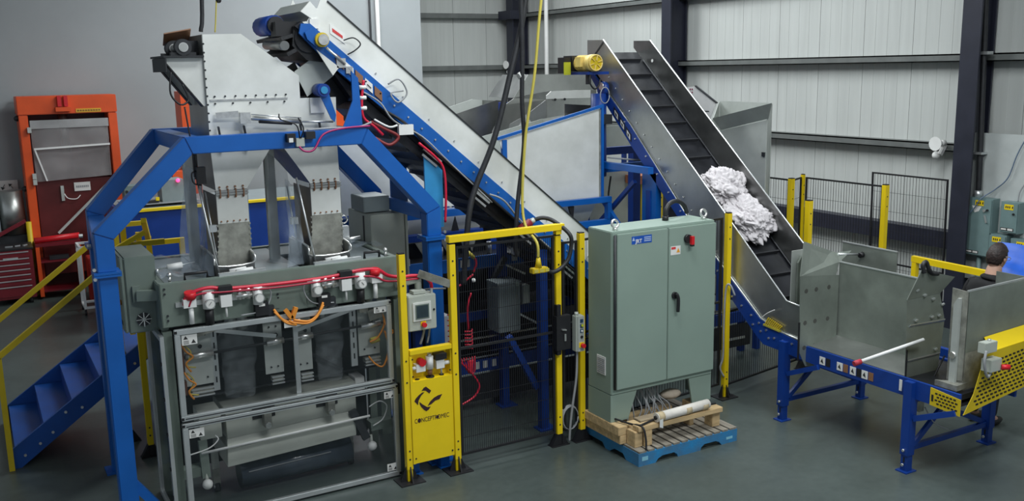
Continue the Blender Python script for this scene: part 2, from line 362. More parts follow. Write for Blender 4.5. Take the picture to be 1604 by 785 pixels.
for dx, top, bot in ((0, (1.745, 2.245), (1.762, 2.022)), (1, (2.355, 2.84), (2.575, 2.845))):
    f = hp.p('funnel', MB().py([(top[0], 3.07), (bot[0], 2.74), (bot[1], 2.74), (top[1], 3.07)], Y0, Y0 + .006), PALE)
    yb = 8.62
    hp.p('funnel_side', MB().prism([(top[0], Y0 + .006, 3.07), (bot[0], Y0 + .006, 2.74), (bot[0], yb, 2.74), (top[0], Y1, 3.07)], (.006, 0, 0)), SS)
    hp.p('funnel_side', MB().prism([(top[1] - .006, Y0 + .006, 3.07), (bot[1] - .006, Y0 + .006, 2.74), (bot[1] - .006, yb, 2.74), (top[1] - .006, Y1, 3.07)], (.006, 0, 0)), SS)
    fl = hp.p('flange', MB().box(bot[0] - .005, bot[1] + .005, Y0 - .022, Y0 + .02, 2.70, 2.715), SS)
    hp.p('flange', MB().box(bot[0] - .005, bot[1] + .005, Y0 - .022, Y0 + .02, 2.72, 2.735), SS)
    bolts_y(hp, fl, [(bot[0] + .03 + i * .065, 2.765) for i in range(4)], Y0, .009, COPPER)
    bolts_y(hp, fl, [(bot[0] + .03 + i * .065, 2.68) for i in range(4)], Y0, .009, COPPER)
    bolts_y(hp, fl, [(bot[0] + .025 + i * .052, 2.475) for i in range(5)], Y0, .007, COPPER)
    for i in range(4): hp.p('clip', MB().box(bot[0] + .025 + i * .065, bot[0] + .035 + i * .065, Y0 - .03, Y0, 2.685, 2.75), COPPER, fl)
    b = bot
    hp.p('chute', MB().box(b[0], b[1], Y0, Y0 + .006, 2.455, 2.70), PALE)
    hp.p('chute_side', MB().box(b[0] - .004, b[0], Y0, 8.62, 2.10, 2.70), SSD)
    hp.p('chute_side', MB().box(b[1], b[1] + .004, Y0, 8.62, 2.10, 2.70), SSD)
    e = MB()
    e.py([(b[0], 2.455), (b[1], 2.455), (b[1] + .004, 2.30), (b[1] - .02, 2.06), (b[0] - .045, 2.06), (b[0] - .008, 2.30)], Y0 - .003, Y0 + .006)
    hp.p('lower_chute', e, GALV)
    e = MB()
    for i in range(9): 
        zz = 2.08 + i * .045; sh = 0 if zz > 2.3 else (2.3 - zz) * .16
        e.cyl((b[0] - .006 - sh, Y0 - .008, zz), (b[0] - .006 - sh, Y0 + .02, zz), .010, 6); e.cyl((b[1] - sh * .5, Y0 - .008, zz), (b[1] - sh * .5, Y0 + .02, zz), .010, 6)
    hp.p('edge_studs', e, GALV, kind='stuff')
# bearing bracket on the flank
for y0 in (8.16, 8.62):
    br = hp.p('bracket_gusset', MB().py([(1.46, 3.83), (1.745, 3.83), (1.745, 3.44), (1.71, 3.44), (1.45, 3.78)], y0, y0 + .008), PALE)
    hp.p('gusset_lip', MB().plate([(1.45, y0 - .045, 3.78), (1.71, y0 - .045, 3.435), (1.71, y0 + .045, 3.435), (1.45, y0 + .045, 3.78)], .008), DARK, br)
hp.p('bracket_top', MB().box(1.43, 1.745, 8.10, 8.72, 3.832, 3.848), DARK)
hp.p('bracket_side_plate', MB().box(1.44, 1.45, 8.1, 8.7, 3.72, 3.83), DARK)
for y0 in (8.20, 8.60):
    bb = hp.p('pillow_bearing', MB().box(1.50, 1.70, y0 - .025, y0 + .025, 3.848, 3.875), DARK)
    hp.p('bearing_ring', MB().cyl((1.60, y0 - .04, 3.915), (1.60, y0 + .04, 3.915), .066, 18), DARK, bb)
    hp.p('bearing_cap', MB().cyl((1.60, y0 - .048, 3.915), (1.60, y0 - .04, 3.915), .038, 16), ZINC, bb)
hp.p('shaft', MB().cyl((1.60, 8.15, 3.915), (1.60, 8.70, 3.915), .032, 12), SS)
hp.p('drive_block', MB().box(1.66, 1.745, 8.3, 8.5, 3.85, 3.97), DARK)
hp.p('flap_plate', MB().plate([(1.52, 8.5, 4.03), (1.74, 8.5, 4.07), (1.76, 8.7, 3.97), (1.54, 8.7, 3.94)], .01), COPPER)
hp.p('bracket_hose', MB().tube([(1.48, 8.12, 3.72), (1.46, 8.1, 3.55), (1.53, 8.1, 3.46), (1.6, 8.12, 3.5), (1.56, 8.12, 3.62)], .008, 6), BLACK)
hp.p('flank_hose', MB().tube([(1.56, 8.1, 3.44), (1.58, 8.08, 3.2), (1.62, 8.1, 2.9), (1.60, 8.12, 2.85)], .007, 6), BLACK)
# pneumatic cylinder along the front face
cy = hp.p('cylinder', MB().cyl((2.06, 8.06, 3.335), (2.50, 8.06, 3.285), .022, 12), ZINC)
hp.p('cylinder_end', MB().box(1.985, 2.07, 8.03, 8.09, 3.29, 3.38), ZINC, cy)
hp.p('piston_rod', MB().cyl((2.50, 8.06, 3.285), (2.79, 8.06, 3.27), .009, 8), ZINC, cy)
hp.p('tie_rod', MB().cyl((2.05, 8.04, 3.365), (2.50, 8.04, 3.315), .005, 6), ZINC, cy)
hp.p('sleeve', MB().cyl((2.14, 8.05, 3.30), (2.42, 8.05, 3.272), .014, 8), BLACK, cy)
hp.p('bracket_bar', MB().bar((1.80, 8.09, 3.36), (1.98, 8.07, 3.37), .02, .05), ZINC, cy)
for x in (1.84, 2.05, 2.53, 2.70):
    hp.p('standoff', MB().bar((x, 8.11, 3.08), (x - .03, 8.08, 3.27), .012, .03), DARK)
lv = hp.p('lever', MB().py([(2.655, 3.53), (2.74, 3.53), (2.80, 3.33), (2.785, 3.27), (2.755, 3.30)], 8.0, 8.02), BLUE)
hp.p('pivot', MB().cyl((2.69, 7.96, 3.545), (2.69, 8.13, 3.545), .055, 16), BLUE2, lv)
hp.p('pivot_cap', MB().cyl((2.69, 7.95, 3.545), (2.69, 7.96, 3.545), .032, 12), SKYB, lv)
hp.p('junction_plate', MB().box(2.61, 2.74, 8.10, 8.125, 3.35, 3.48), WHITE)
hp.p('rear_flap', MB().plate([(2.50, 8.15, 3.705), (2.78, 8.15, 3.895), (2.87, 8.15, 3.68), (2.60, 8.15, 3.49)], .01), PALE2)
hp.p('dark_flap', MB().plate([(2.45, 8.45, 3.70), (2.60, 8.45, 3.79), (2.63, 8.45, 3.72), (2.52, 8.45, 3.62)], .012), SSD)
hp.p('motor', MB().cyl((2.60, 8.3, 3.58), (2.60, 8.7, 3.58), .09, 14), DARK)

# valve, cables and red hose along the top beam of the portal
bv = T('valve_block', 'small black and grey valve block with cables on top of the blue portal beam', 'valve', (2.42, 7.84, 3.12))
bv.p('body', MB().box(2.38, 2.45, 7.82, 7.858, 3.09, 3.16), GREY)
bv.p('coil', MB().box(2.30, 2.37, 7.80, 7.858, 3.13, 3.20), BLACK); bv.p('coil', MB().box(2.46, 2.54, 7.80, 7.858, 3.15, 3.21), BLACK)
bv.p('plug', MB().box(2.31, 2.345, 7.79, 7.80, 3.13, 3.165), WHITE)
bv.p('lead', MB().tube([(2.41, 7.82, 3.16), (2.38, 7.8, 3.27), (2.26, 7.82, 3.32), (2.27, 7.9, 3.36)], .006, 6), BLACK)
bv.p('lead', MB().tube([(2.42, 7.82, 3.16), (2.44, 7.8, 3.24), (2.4, 7.8, 3.33)], .006, 6), BLACK)
bv.p('lead', MB().tube([(2.40, 7.82, 3.09), (2.44, 7.8, 3.05), (2.52, 7.8, 3.06), (2.62, 7.83, 3.18), (2.80, 7.84, 3.222), (3.05, 7.86, 3.23)], .009, 6), mat('magenta_hose', (0.35, 0.01, 0.12), rough=0.4))
bv.p('cable_run', MB().tube([(2.5, 7.9, 3.218), (2.7, 7.89, 3.226), (2.95, 7.9, 3.222), (3.08, 7.9, 3.26)], .010, 6), CABLE)

# ================================================================== SLOPED TRANSFER CONVEYOR (middle)
mc = T('transfer_conveyor', 'long sloped conveyor with pale steel side and black belt rising to the feed hopper', 'conveyor', (4.5, 8.5, 0))
sl = 0.845
def zt(x): return 4.30 - sl * (x - 2.77)
XE = 6.42
near = [(2.60, 4.115), (2.665, 4.215), (2.70, 4.23), (2.755, 4.36), (2.79, 4.285), (XE, zt(XE)), (XE, zt(XE) - .36), (2.62, 4.10)]
mc.p('side_panel', MB().py(near, 8.05, 8.056), PALE)
mc.p('side_lip', MB().bar((2.79, 8.053, 4.288), (XE, 8.053, zt(XE) + .003), .025, .012), DARK)
mc.p('side_panel', MB().py(near, 8.90, 8.906), PALE, label='far side panel of the conveyor')
def zbl(x): return zt(x) - .345 - max(0, (4.5 - x)) * .012
rail = [(2.54, 4.10), (2.62, 4.10), (XE, zbl(XE) + .01), (XE, zbl(XE) - .16), (2.78, zbl(2.78) - .17), (2.52, 4.02)]
mc.p('rail', MB().py(rail, 8.02, 8.049), BLUE); mc.p('rail', MB().py(rail, 8.907, 8.935), BLUE)
n = 46
bl = mc.p('belt', MB().py([(2.56, 4.12), (XE, zbl(XE) + .02), (XE, zbl(XE) - .02), (2.5, 4.08)], 8.06, 8.895), BELT)
und = MB(); und.py([(2.75, 3.80), (3.0, 3.44), (3.27, 3.18), (3.78, 2.76), (4.31, 2.32), (4.9, 1.84), (XE, .60), (XE, zbl(XE) - .16), (2.78, zbl(2.78) - .17)], 8.1, 8.86)
mc.p('return_belt', und, BELT)
for i in range(20):
    x = 3.0 + i * .165
    zb = 3.40 - (x - 3.0) * .825
    mc.p('cleat', MB().box(x, x + .03, 8.12, 8.84, zb - .03 - random.random() * .015, zb + .03), BELT)
for i in range(30):
    x = 2.7 + i * .13
    bolts_y(mc, mc.o, [(x, zbl(x) - .06)], 8.02, .009)
for i in range(11):
    x = 3.2 + i * .25; mc.p('bolt', MB().cyl((x, 8.05, zt(x) - .26), (x, 8.042, zt(x) - .26), .008, 6, smooth=False), ZINC)
# mesh-like bearing windows near the head
for i, x in enumerate((2.86, 2.945, 3.03, 3.115, 3.2)):
    wz = zbl(x) - .012
    mc.p('bearing_window', MB().py([(x - .032, wz + .005), (x + .035, wz - .052), (x + .035, wz - .135), (x - .032, wz - .075)], 8.008, 8.019), COPPER if i % 2 == 0 else WHITE)
    if i % 2:
        mc.p('pictogram', MB().bar((x - .015, 8.006, wz - .05), (x + .02, 8.006, wz - .085), .012, .003), INK)
# slotted light guides under the rail
for x in (3.62, 4.12, 4.62, 5.1):
    z = zbl(x) - .235
    mc.p('guide_slot', MB().bar((x, 8.0, z), (x + .16, 8.0, z - .135), .03, .03), ZINC)
    mc.p('guide_slot', MB().bar((x - .02, 8.0, z - .05), (x + .12, 8.0, z - .17), .012, .02), CABLE)
mc.p('cable_tray', MB().tube([(3.25, 8.0, 3.35), (3.45, 7.99, 3.22), (3.75, 7.99, 2.93), (4.2, 7.99, 2.56), (4.7, 7.99, 2.12), (5.3, 7.99, 1.6)], .014, 6), BLACK)
mc.p('cable', MB().tube([(3.05, 7.99, 3.52), (3.2, 7.97, 3.42), (3.32, 7.97, 3.26), (3.6, 7.98, 3.10), (3.85, 7.97, 2.86), (4.3, 7.98, 2.44)], .008, 6), CABLE)
mc.p('cable', MB().tube([(4.28, 7.99, 2.52), (4.42, 7.96, 2.45), (4.62, 7.97, 2.22), (4.95, 7.98, 1.92)], .010, 6), CABLE)
# head end
mc.p('head_cover', MB().py([(2.55, 4.20), (2.635, 4.285), (2.70, 4.21), (2.66, 4.13)], 8.06, 8.89), PALE2)
mc.p('head_cover_face', MB().py([(2.55, 4.20), (2.635, 4.285), (2.70, 4.21), (2.66, 4.13)], 8.04, 8.05), PALE)
mc.p('end_lip', MB().box(2.62, 2.70, 8.03, 8.045, 4.06, 4.14), WHITE)
mc.p('head_pulley', MB().cyl((2.62, 8.08, 3.98), (2.62, 8.88, 3.98), .12, 18), BELT)
mc.p('head_flap', MB().plate([(2.48, 8.08, 4.02), (2.38, 8.08, 3.99), (2.38, 8.86, 3.99), (2.48, 8.86, 4.02)], .03), RUB)
mc.p('head_flap', MB().plate([(2.50, 8.08, 3.90), (2.42, 8.08, 3.86), (2.42, 8.86, 3.86), (2.50, 8.86, 3.90)], .03), RUB)
mc.p('belt_fold', MB().py([(2.50, 4.08), (2.60, 4.1), (2.76, 3.90), (2.74, 3.78), (2.60, 3.80), (2.48, 3.92)], 8.1, 8.86), RUB)
hm = mc.p('gearmotor', MB().cyl((2.40, 8.30, 4.10), (2.40, 8.72, 4.10), .085, 14), BLUE2)
mc.p('motor_cap', MB().cyl((2.40, 8.25, 4.10), (2.40, 8.30, 4.10), .07, 14), BLACK, hm)
mc.p('gearbox', MB().box(2.36, 2.55, 8.15, 8.3, 4.00, 4.12), BLACK)
mc.p('roller', MB().cyl((2.40, 8.05, 3.92), (2.40, 8.6, 3.94), .04, 12), SSD)
tk = mc.p('take_up_bearing', MB().cyl((2.70, 7.96, 3.965), (2.70, 8.02, 3.965), .06, 18), YEL2)
mc.p('bearing_hub', MB().cyl((2.705, 7.94, 3.965), (2.705, 7.96, 3.965), .046, 16), ZINC, tk)
mc.p('take_up_plate', MB().py([(2.56, 4.03), (2.62, 4.06), (2.69, 4.0), (2.66, 3.9), (2.58, 3.97)], 7.99, 8.01), BLUE)
mc.p('pull_switch', MB().box(2.83, 2.91, 8.0, 8.02, 3.73, 3.81), ZINC)
mc.p('pull_switch', MB().box(2.91, 2.97, 8.0, 8.02, 3.68, 3.74), CABLE)
mc.p('take_up_screw', MB().cyl((2.74, 7.99, 3.90), (2.90, 7.99, 3.76), .012, 8), ZINC)
sg = mc.p('safety_sign', MB().py([(2.80, 4.10), (2.93, 4.01), (2.93, 3.93), (2.80, 4.02)], 8.045, 8.049), WHITE)
mc.p('sign_mark', MB().py([(2.82, 4.065), (2.91, 4.0), (2.91, 3.975), (2.82, 4.035)], 8.043, 8.045), INKRED, sg)
mc.p('lead', MB().tube([(2.90, 8.0, 3.96), (2.98, 7.97, 3.98), (3.04, 7.97, 3.93), (3.0, 7.98, 3.88), (2.93, 8.0, 3.84)], .006, 6), BLACK)
mc.p('drip_plate', MB().plate([(2.655, 8.0, 3.885), (2.85, 8.0, 3.735), (2.79, 8.0, 3.665)], .01), PALE)
mc.p('belt_shroud', MB().py([(2.74, 3.74), (3.0, 3.60), (3.0, 3.44), (2.92, 3.40), (2.72, 3.52)], 8.25, 8.8), RUB)
mc.p('junction_box', MB().box(3.36, 3.50, 7.95, 7.99, 3.13, 3.22), WHITE)
# supports
mc.p('gusset_bracket', MB().py([(2.93, 3.70), (2.99, 3.64), (3.01, 3.235), (2.83, 3.215), (2.93, 3.45)], 7.93, 7.95), BLUE)
mc.p('gusset_foot', MB().box(2.80, 3.05, 7.87, 7.99, 3.213, 3.225), BLUE)
for y0 in (8.03, 8.86):
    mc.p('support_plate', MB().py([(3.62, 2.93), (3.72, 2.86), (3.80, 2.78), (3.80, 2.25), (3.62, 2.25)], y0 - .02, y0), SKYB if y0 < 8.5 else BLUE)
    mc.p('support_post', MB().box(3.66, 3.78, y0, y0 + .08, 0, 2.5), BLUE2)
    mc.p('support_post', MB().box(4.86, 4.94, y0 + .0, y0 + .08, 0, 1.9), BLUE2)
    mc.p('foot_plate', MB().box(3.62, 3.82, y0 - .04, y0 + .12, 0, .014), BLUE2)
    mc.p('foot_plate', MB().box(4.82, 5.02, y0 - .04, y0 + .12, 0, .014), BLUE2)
mc.p('knee_brace', MB().bar((4.84, 8.10, .45), (4.52, 8.10, 1.05), .06), BLUE2)
mc.p('red_hose', MB().tube([(3.05, 7.96, 3.62), (3.02, 7.95, 3.45), (3.03, 7.95, 3.3), (3.12, 7.94, 3.22), (3.2, 7.94, 3.14)], .013, 8), HOSE)
mc.p('red_hose', MB().tube([(3.55, 7.96, 3.05), (3.72, 7.95, 2.90), (3.79, 7.95, 2.78), (3.80, 7.95, 2.55), (3.79, 7.96, 2.3)], .012, 8), HOSE)
for z in (3.56, 3.47, 3.38): mc.p('hose_clip', MB().cyl((3.0, 7.95, z), (3.06, 7.95, z), .018, 8), WHITE)
mc.p('wire_bundle', MB().tube([(3.10, 7.95, 3.26), (3.2, 7.93, 3.20), (3.34, 7.93, 3.12), (3.25, 7.93, 3.05), (3.12, 7.94, 3.12)], .016, 6), mat('dark_red_wire', (0.2, 0.02, 0.02), rough=0.5))
mc.p('wire_bundle', MB().tube([(3.12, 7.93, 3.28), (3.25, 7.92, 3.21), (3.33, 7.92, 3.22)], .010, 6), WHITE)
mc.p('grey_loop', MB().tube([(3.28, 7.97, 3.58), (3.38, 7.95, 3.62), (3.45, 7.95, 3.5), (3.36, 7.95, 3.42), (3.3, 7.96, 3.5), (3.42, 7.96, 3.52)], .008, 6), CABLE)

# ================================================================== BAGGING MACHINE
bm_ = T('bagging_machine', 'grey-green twin-lane bagging machine behind clear guard doors under the blue portal', 'machine', (2.2, 8.4, 0))
# head beam and deck
bm_.p('head_beam', MB().box(1.20, 3.27, 7.83, 7.90, 1.70, 2.06), GREEN2, bevel=0.006)
bm_.p('side_beam', MB().box(1.20, 1.26, 7.905, 9.15, 1.66, 2.05), GREEN2, bevel=0.006)
bm_.p('side_beam', MB().box(3.21, 3.27, 7.905, 9.15, 1.66, 2.05), GREEN2, bevel=0.006)
bm_.p('rear_beam', MB().box(1.265, 3.205, 9.09, 9.15, 1.66, 2.05), GREEN2)
for (x0, x1) in ((1.27, 1.62), (2.06, 2.40), (2.92, 3.20)):
    bm_.p('deck_plate', MB().box(x0, x1, 7.905, 9.08, 2.02, 2.035), MIDG)
bm_.p('deck_plate', MB().box(1.63, 2.05, 8.66, 9.08, 2.02, 2.035), MIDG); bm_.p('deck_plate', MB().box(2.41, 2.91, 8.66, 9.08, 2.02, 2.035), MIDG)
bolts_y(bm_, bm_.o, [(1.235, 2.02), (1.235, 1.98), (1.245, 1.80), (1.245, 1.76), (2.14, 1.86), (2.14, 1.83)], 7.83, .009, DARK)
# corner posts
for x0 in (1.20, 3.20):
    for y0 in (7.86, 8.58):
        bm_.p('corner_post', MB().box(x0, x0 + .07, y0, y0 + .07, 0, 1.66), GREEN2)
# collars below the chutes
for x0, x1 in ((1.68, 2.01), (2.49, 2.86)):
    k = MB(); k.box(x0, x1, 8.0, 8.02, 2.00, 2.12); k.box(x0, x0 + .012, 8.02, 8.60, 2.00, 2.20); k.box(x1 - .012, x1, 8.02, 8.60, 2.00, 2.20)
    c = bm_.p('collar', k, SSD)
    bm_.p('collar_well', MB().box(x0 - .03, x1 + .05, 7.91, 8.64, 1.98, 2.0), BLACK, c)
    bm_.p('collar_rim', MB().tube([(x0, 8.5, 2.22), (x0, 8.03, 2.20), (x0 + .02, 7.995, 2.12), (x1 - .02, 7.995, 2.12), (x1, 8.03, 2.20), (x1, 8.5, 2.22)], .010, 6, sub=3), ZINC, c)
    for dy in (0, .045):
        bm_.p('hinge_roll', MB().cyl(((x0 + x1) / 2 - .06 + dy, 7.96 - dy, 2.075), ((x0 + x1) / 2 + .08 + dy, 7.96 - dy, 2.085), .02, 8), WHITE, c)
    bm_.p('front_strip', MB().bar((x0 + .0, 7.89, 2.07), (x1 + .06, 7.89, 2.075), .04, .025), ALU, c)
# forming tube posts and rear columns
for x in (1.60, 2.30):
    bm_.p('column', MB().box(x, x + .075, 8.50, 8.54, 2.03, 3.07), SS)
    bm_.p('column_edge', MB().box(x - .015, x, 8.49, 8.55, 2.03, 3.07), PALE2)
    bm_.p('slant_rod', MB().cyl((x + .02 + (.13 if x > 2 else 0), 8.12, 2.80), (x + .105 + (.13 if x > 2 else 0), 7.96, 2.03), .009, 6), ALU)
    bm_.p('slant_rod', MB().cyl((x + .10, 8.25, 2.72), (x + .13, 8.10, 2.10), .007, 6), ALU)
    bm_.p('rod_clamp', MB().cbox((x + .12, 8.16, 2.42), (.06, .05, .06)), ALU)
bm_.p('black_bracket', MB().box(1.60, 1.63, 8.12, 8.17, 2.86, 3.07), BLACK)
bm_.p('black_sensor', MB().cbox((1.64, 8.08, 2.88), (.07, .06, .14)), BLACK)
bm_.p('sensor_cable', MB().tube([(1.62, 8.1, 2.92), (1.57, 8.08, 2.90), (1.58, 8.08, 2.82), (1.64, 8.06, 2.80)], .006, 6), BLACK)
# film curtains around the chutes
def sheet(pts, nu=8, nv=8, amp=.02, thick=.003):
    a, b, c, d = [Vector(p) for p in pts]; k = MB(); vs = []
    nn = (b - a).cross(d - a).normalized()
    for j in range(nv + 1):
        for i in range(nu + 1):
            u, v = i / nu, j / nv; p = a.lerp(b, u).lerp(d.lerp(c, u), v); e = math.sin(u * 7 + v * 3) * math.cos(v * 5 - u * 4) + .5 * noise.noise(p * 6)
            vs.append(p + nn * amp * e)
    N = (nu + 1) * (nv + 1); vs += [p + nn * thick for p in vs]
    fs = []
    for j in range(nv):
        for i in range(nu):
            q = j * (nu + 1) + i; fs.append((q, q + 1, q + nu + 2, q + nu + 1)); fs.append((N + q, N + q + nu + 1, N + q + nu + 2, N + q + 1))
    return k.add(vs, fs, True)
bm_.p('film_curtain', sheet([(1.66, 8.12, 2.85), (1.74, 8.6, 2.8), (1.72, 8.62, 2.05), (1.60, 7.98, 2.05)]), FILM)
bm_.p('film_curtain', sheet([(1.58, 8.45, 2.95), (1.66, 8.13, 2.9), (1.66, 7.95, 2.05), (1.44, 8.2, 2.05)]), FILM)
bm_.p('film_curtain', sheet([(2.36, 8.13, 2.8), (2.52, 8.4, 2.7), (2.50, 8.1, 2.05), (2.28, 7.95, 2.05)]), FILM)
bm_.p('film_curtain', sheet([(2.30, 8.45, 3.0), (2.40, 8.2, 2.9), (2.44, 8.0, 2.05), (2.22, 8.3, 2.05)]), FILM)
bm_.p('film_curtain', sheet([(2.88, 8.0, 2.20), (3.18, 8.0, 2.16), (3.2, 8.6, 2.06), (2.88, 8.6, 2.06)], amp=.03), FILM)
bm_.p('film_curtain', sheet([(1.24, 7.95, 2.08), (1.60, 7.95, 2.08), (1.6, 8.7, 2.14), (1.24, 8.7, 2.12)], amp=.03), FILM)
bm_.p('handle', MB().tube([(1.42, 7.94, 2.04), (1.42, 7.94, 2.10), (1.60, 7.94, 2.10), (1.60, 7.94, 2.04)], .013, 6, sub=1), BLACK)
bm_.p('handle', MB().tube([(2.98, 7.96, 2.04), (2.98, 7.96, 2.10), (3.12, 7.96, 2.10), (3.12, 7.96, 2.04)], .013, 6, sub=1), BLACK)
bm_.p('film_rod', MB().cyl((1.24, 8.25, 2.10), (1.56, 8.2, 2.14), .008, 6), ALU)
bm_.p('film_clip', MB().cyl((1.34, 8.23, 2.115), (1.46, 8.22, 2.125), .028, 8), WHITE)
for x in (1.30, 3.17):
    bm_.p('clamp_knob', MB().cyl((x, 7.93, 2.04), (x, 7.93, 2.10), .014, 8), ZINC); bm_.p('clamp_knob', MB().sphere((x, 7.93, 2.11), .022, 8, 6), ZINC)
eye = bm_.p('bearing_block', MB().box(2.90, 2.97, 8.30, 8.36, 2.03, 2.30), ALU)
bm_.p('eye_ring', MB().tube([(2.935 + .035 * math.cos(a), 8.33, 2.36 + .035 * math.sin(a)) for a in [i * math.pi / 6 for i in range(13)]], .008, 6, sub=1), ZINC, eye)
bm_.p('clamp_shaft', MB().cyl((2.90, 8.26, 2.18), (3.06, 8.26, 2.19), .015, 8), ZINC, eye)
bm_.p('round_fitting', MB().cyl((3.37, 8.2, 1.83), (3.40, 8.2, 1.83), .07, 16), BLACK)
# regulators on the head beam
def frl(x0, flip, lab):
    dirs = -1 if flip else 1
    X = lambda d: x0 + d * dirs
    y = 7.80
    t = T('air_regulator_set', lab, 'regulator', (x0 + .2 * dirs, y, 1.70))
    t.p('mounting_bar', MB().box(min(X(-.05), X(.50)), max(X(-.05), X(.50)), 7.815, 7.83, 1.86, 1.90), ZINC)
    v = t.p('lockout_valve', MB().box(min(X(0), X(.10)), max(X(0), X(.10)), y - .05, y + .015, 1.86, 1.93), WHITE)
    t.p('red_knob', MB().cyl((X(.06), y - .02, 1.93), (X(.06), y - .03, 1.985), .046, 14), REDB, v)
    t.p('muffler', MB().cyl((X(.06), y - .02, 1.72), (X(.06), y - .02, 1.86), .020, 10), WHITE, v)
    g = t.p('filter_head', MB().cyl((X(.20), y - .02, 1.83), (X(.20), y - .02, 1.97), .048, 12), WHITE)
    t.p('gauge', MB().cyl((X(.20), y - .085, 1.875), (X(.20), y - .06, 1.875), .042, 16), ZINC, g)
    t.p('gauge_face', MB().cyl((X(.20), y - .088, 1.875), (X(.20), y - .085, 1.875), .034, 16), PAPER, g)
    t.p('needle', MB().bar((X(.19), y - .0895, 1.87), (X(.21), y - .0895, 1.895), .006, .002), INK, g)
    t.p('bowl', MB().cyl((X(.20), y - .02, 1.70), (X(.20), y - .02, 1.83), .036, 12, rb=.036), BLACK, g)
    t.p('drain', MB().cyl((X(.20), y - .02, 1.655), (X(.20), y - .02, 1.70), .014, 8), BLACK, g)
    s = t.p('solenoid', MB().box(min(X(.29), X(.38)), max(X(.29), X(.38)), y - .06, y + .015, 1.83, 1.93), WHITE)
    t.p('coil', MB().box(min(X(.28), X(.39)), max(X(.28), X(.39)), y - .06, y + .015, 1.935, 2.0), BLACK, s)
    t.p('conduit_drop', MB().cyl((X(.335), y - .03, 1.74), (X(.335), y - .03, 1.83), .010, 6), WHITE, s)
    e = t.p('elbow', MB().cyl((X(.42), y - .03, 1.90), (X(.55), y - .03, 1.90), .022, 8), ZINC)
    for d in (.45, .52): t.p('fitting', MB().cyl((X(d), y - .03, 1.87), (X(d), y - .03, 1.96), .020, 8), ZINC, e)
    g = t.p('small_regulator', MB().cyl((X(.60), y - .02, 1.81), (X(.60), y - .02, 1.96), .042, 12), WHITE)
    t.p('gauge', MB().cyl((X(.60), y - .085, 1.87), (X(.60), y - .05, 1.87), .040, 16), ZINC, g)
    t.p('gauge_face', MB().cyl((X(.60), y - .088, 1.87), (X(.60), y - .085, 1.87), .032, 16), PAPER, g)
    t.p('fitting', MB().cyl((X(.56), y - .03, 1.96), (X(.68), y - .03, 1.94), .016, 8), ZINC, g)
    t.p('loop_tube', MB().tube([(X(.66), y - .03, 1.95), (X(.71), y - .03, 1.90), (X(.68), y - .03, 1.80), (X(.60), y - .03, 1.745), (X(.45), y - .03, 1.735)], .006, 6), CABLE)
frl(1.36, False, 'air regulator set with red knob beside the grey cabinet on the swing arm')
frl(3.06, True, 'air regulator set with red knob beside the yellow fence post and operator panel')
for nm, x0, lab in (('stepper_drive', 1.93, 'black valve with orange leads below the long red hose, towards the stairs'), ('stepper_drive', 2.47, 'black valve with orange leads below the long red hose, towards the operator panel')):
    t = T(nm, lab, 'valve', (x0 + .06, 7.8, 1.70))
    t.p('body', MB().box(x0, x0 + .11, 7.76, 7.828, 1.71, 1.82), BLACK)
    t.p('end_block', MB().box(x0 + .11, x0 + .16, 7.775, 7.828, 1.70, 1.78), DARK)
    t.p('face_label', MB().box(x0 + .03, x0 + .08, 7.757, 7.76, 1.79, 1.81), PAPER)
    t.p('back_plate', MB().box(x0 - .08 if x0 > 2.2 else x0 + .12, x0 if x0 > 2.2 else x0 + .22, 7.82, 7.829, 1.74, 1.84), GREEN2)
    a = 1 if x0 < 2.2 else -1
    xs = x0 + (.15 if a > 0 else .04)
    t.p('orange_lead', MB().tube([(xs, 7.76, 1.75), (xs + a * .06, 7.73, 1.66), (xs + a * .15, 7.72, 1.615), (2.21 - a * .02, 7.72, 1.645)], .011, 6), OCORD)
    t.p('orange_lead', MB().tube([(xs, 7.75, 1.73), (xs + a * .08, 7.72, 1.635), (xs + a * .17, 7.71, 1.60), (2.21 + a * .0, 7.71, 1.63)], .008, 6), OCORD)
t = T('orange_connector', 'orange cable connectors on the door frame between the two black valves', 'connector', (2.21, 7.72, 1.62))
t.p('connector', MB().bar((2.17, 7.73, 1.74), (2.22, 7.73, 1.66), .035), OCORD); t.p('connector', MB().bar((2.26, 7.73, 1.75), (2.225, 7.73, 1.66), .035), OCORD)
t.p('paper_tag', MB().box(2.15, 2.29, 7.722, 7.726, 1.585, 1.645), PAPER)
single('red_air_hose', MB().tube([(1.37, 7.78, 1.88), (1.385, 7.77, 1.94), (1.46, 7.77, 1.985), (1.58, 7.77, 2.0), (1.72, 7.77, 1.975), (2.2, 7.77, 1.96), (2.6, 7.77, 1.965), (2.86, 7.77, 1.99), (3.02, 7.77, 1.975), (3.12, 7.77, 1.91), (3.25, 7.77, 1.88), (3.34, 7.77, 1.88), (3.45, 7.77, 1.86), (3.53, 7.78, 1.80), (3.555, 7.80, 1.72)], .016, 8), HOSE,
       'long red air hose running across the front of the bagging machine head', 'hose')
single('red_air_hose', MB().tube([(1.40, 7.755, 1.87), (1.43, 7.75, 1.93), (1.50, 7.745, 1.965), (1.7, 7.745, 1.955), (2.2, 7.745, 1.935), (2.75, 7.745, 1.945), (2.98, 7.745, 1.92), (3.08, 7.745, 1.87), (3.2, 7.745, 1.855), (3.4, 7.75, 1.85)], .009, 8), mat('dark_red_hose', (0.42, 0.01, 0.04), rough=0.4),
       'thinner dark red hose just under the long red air hose', 'hose')
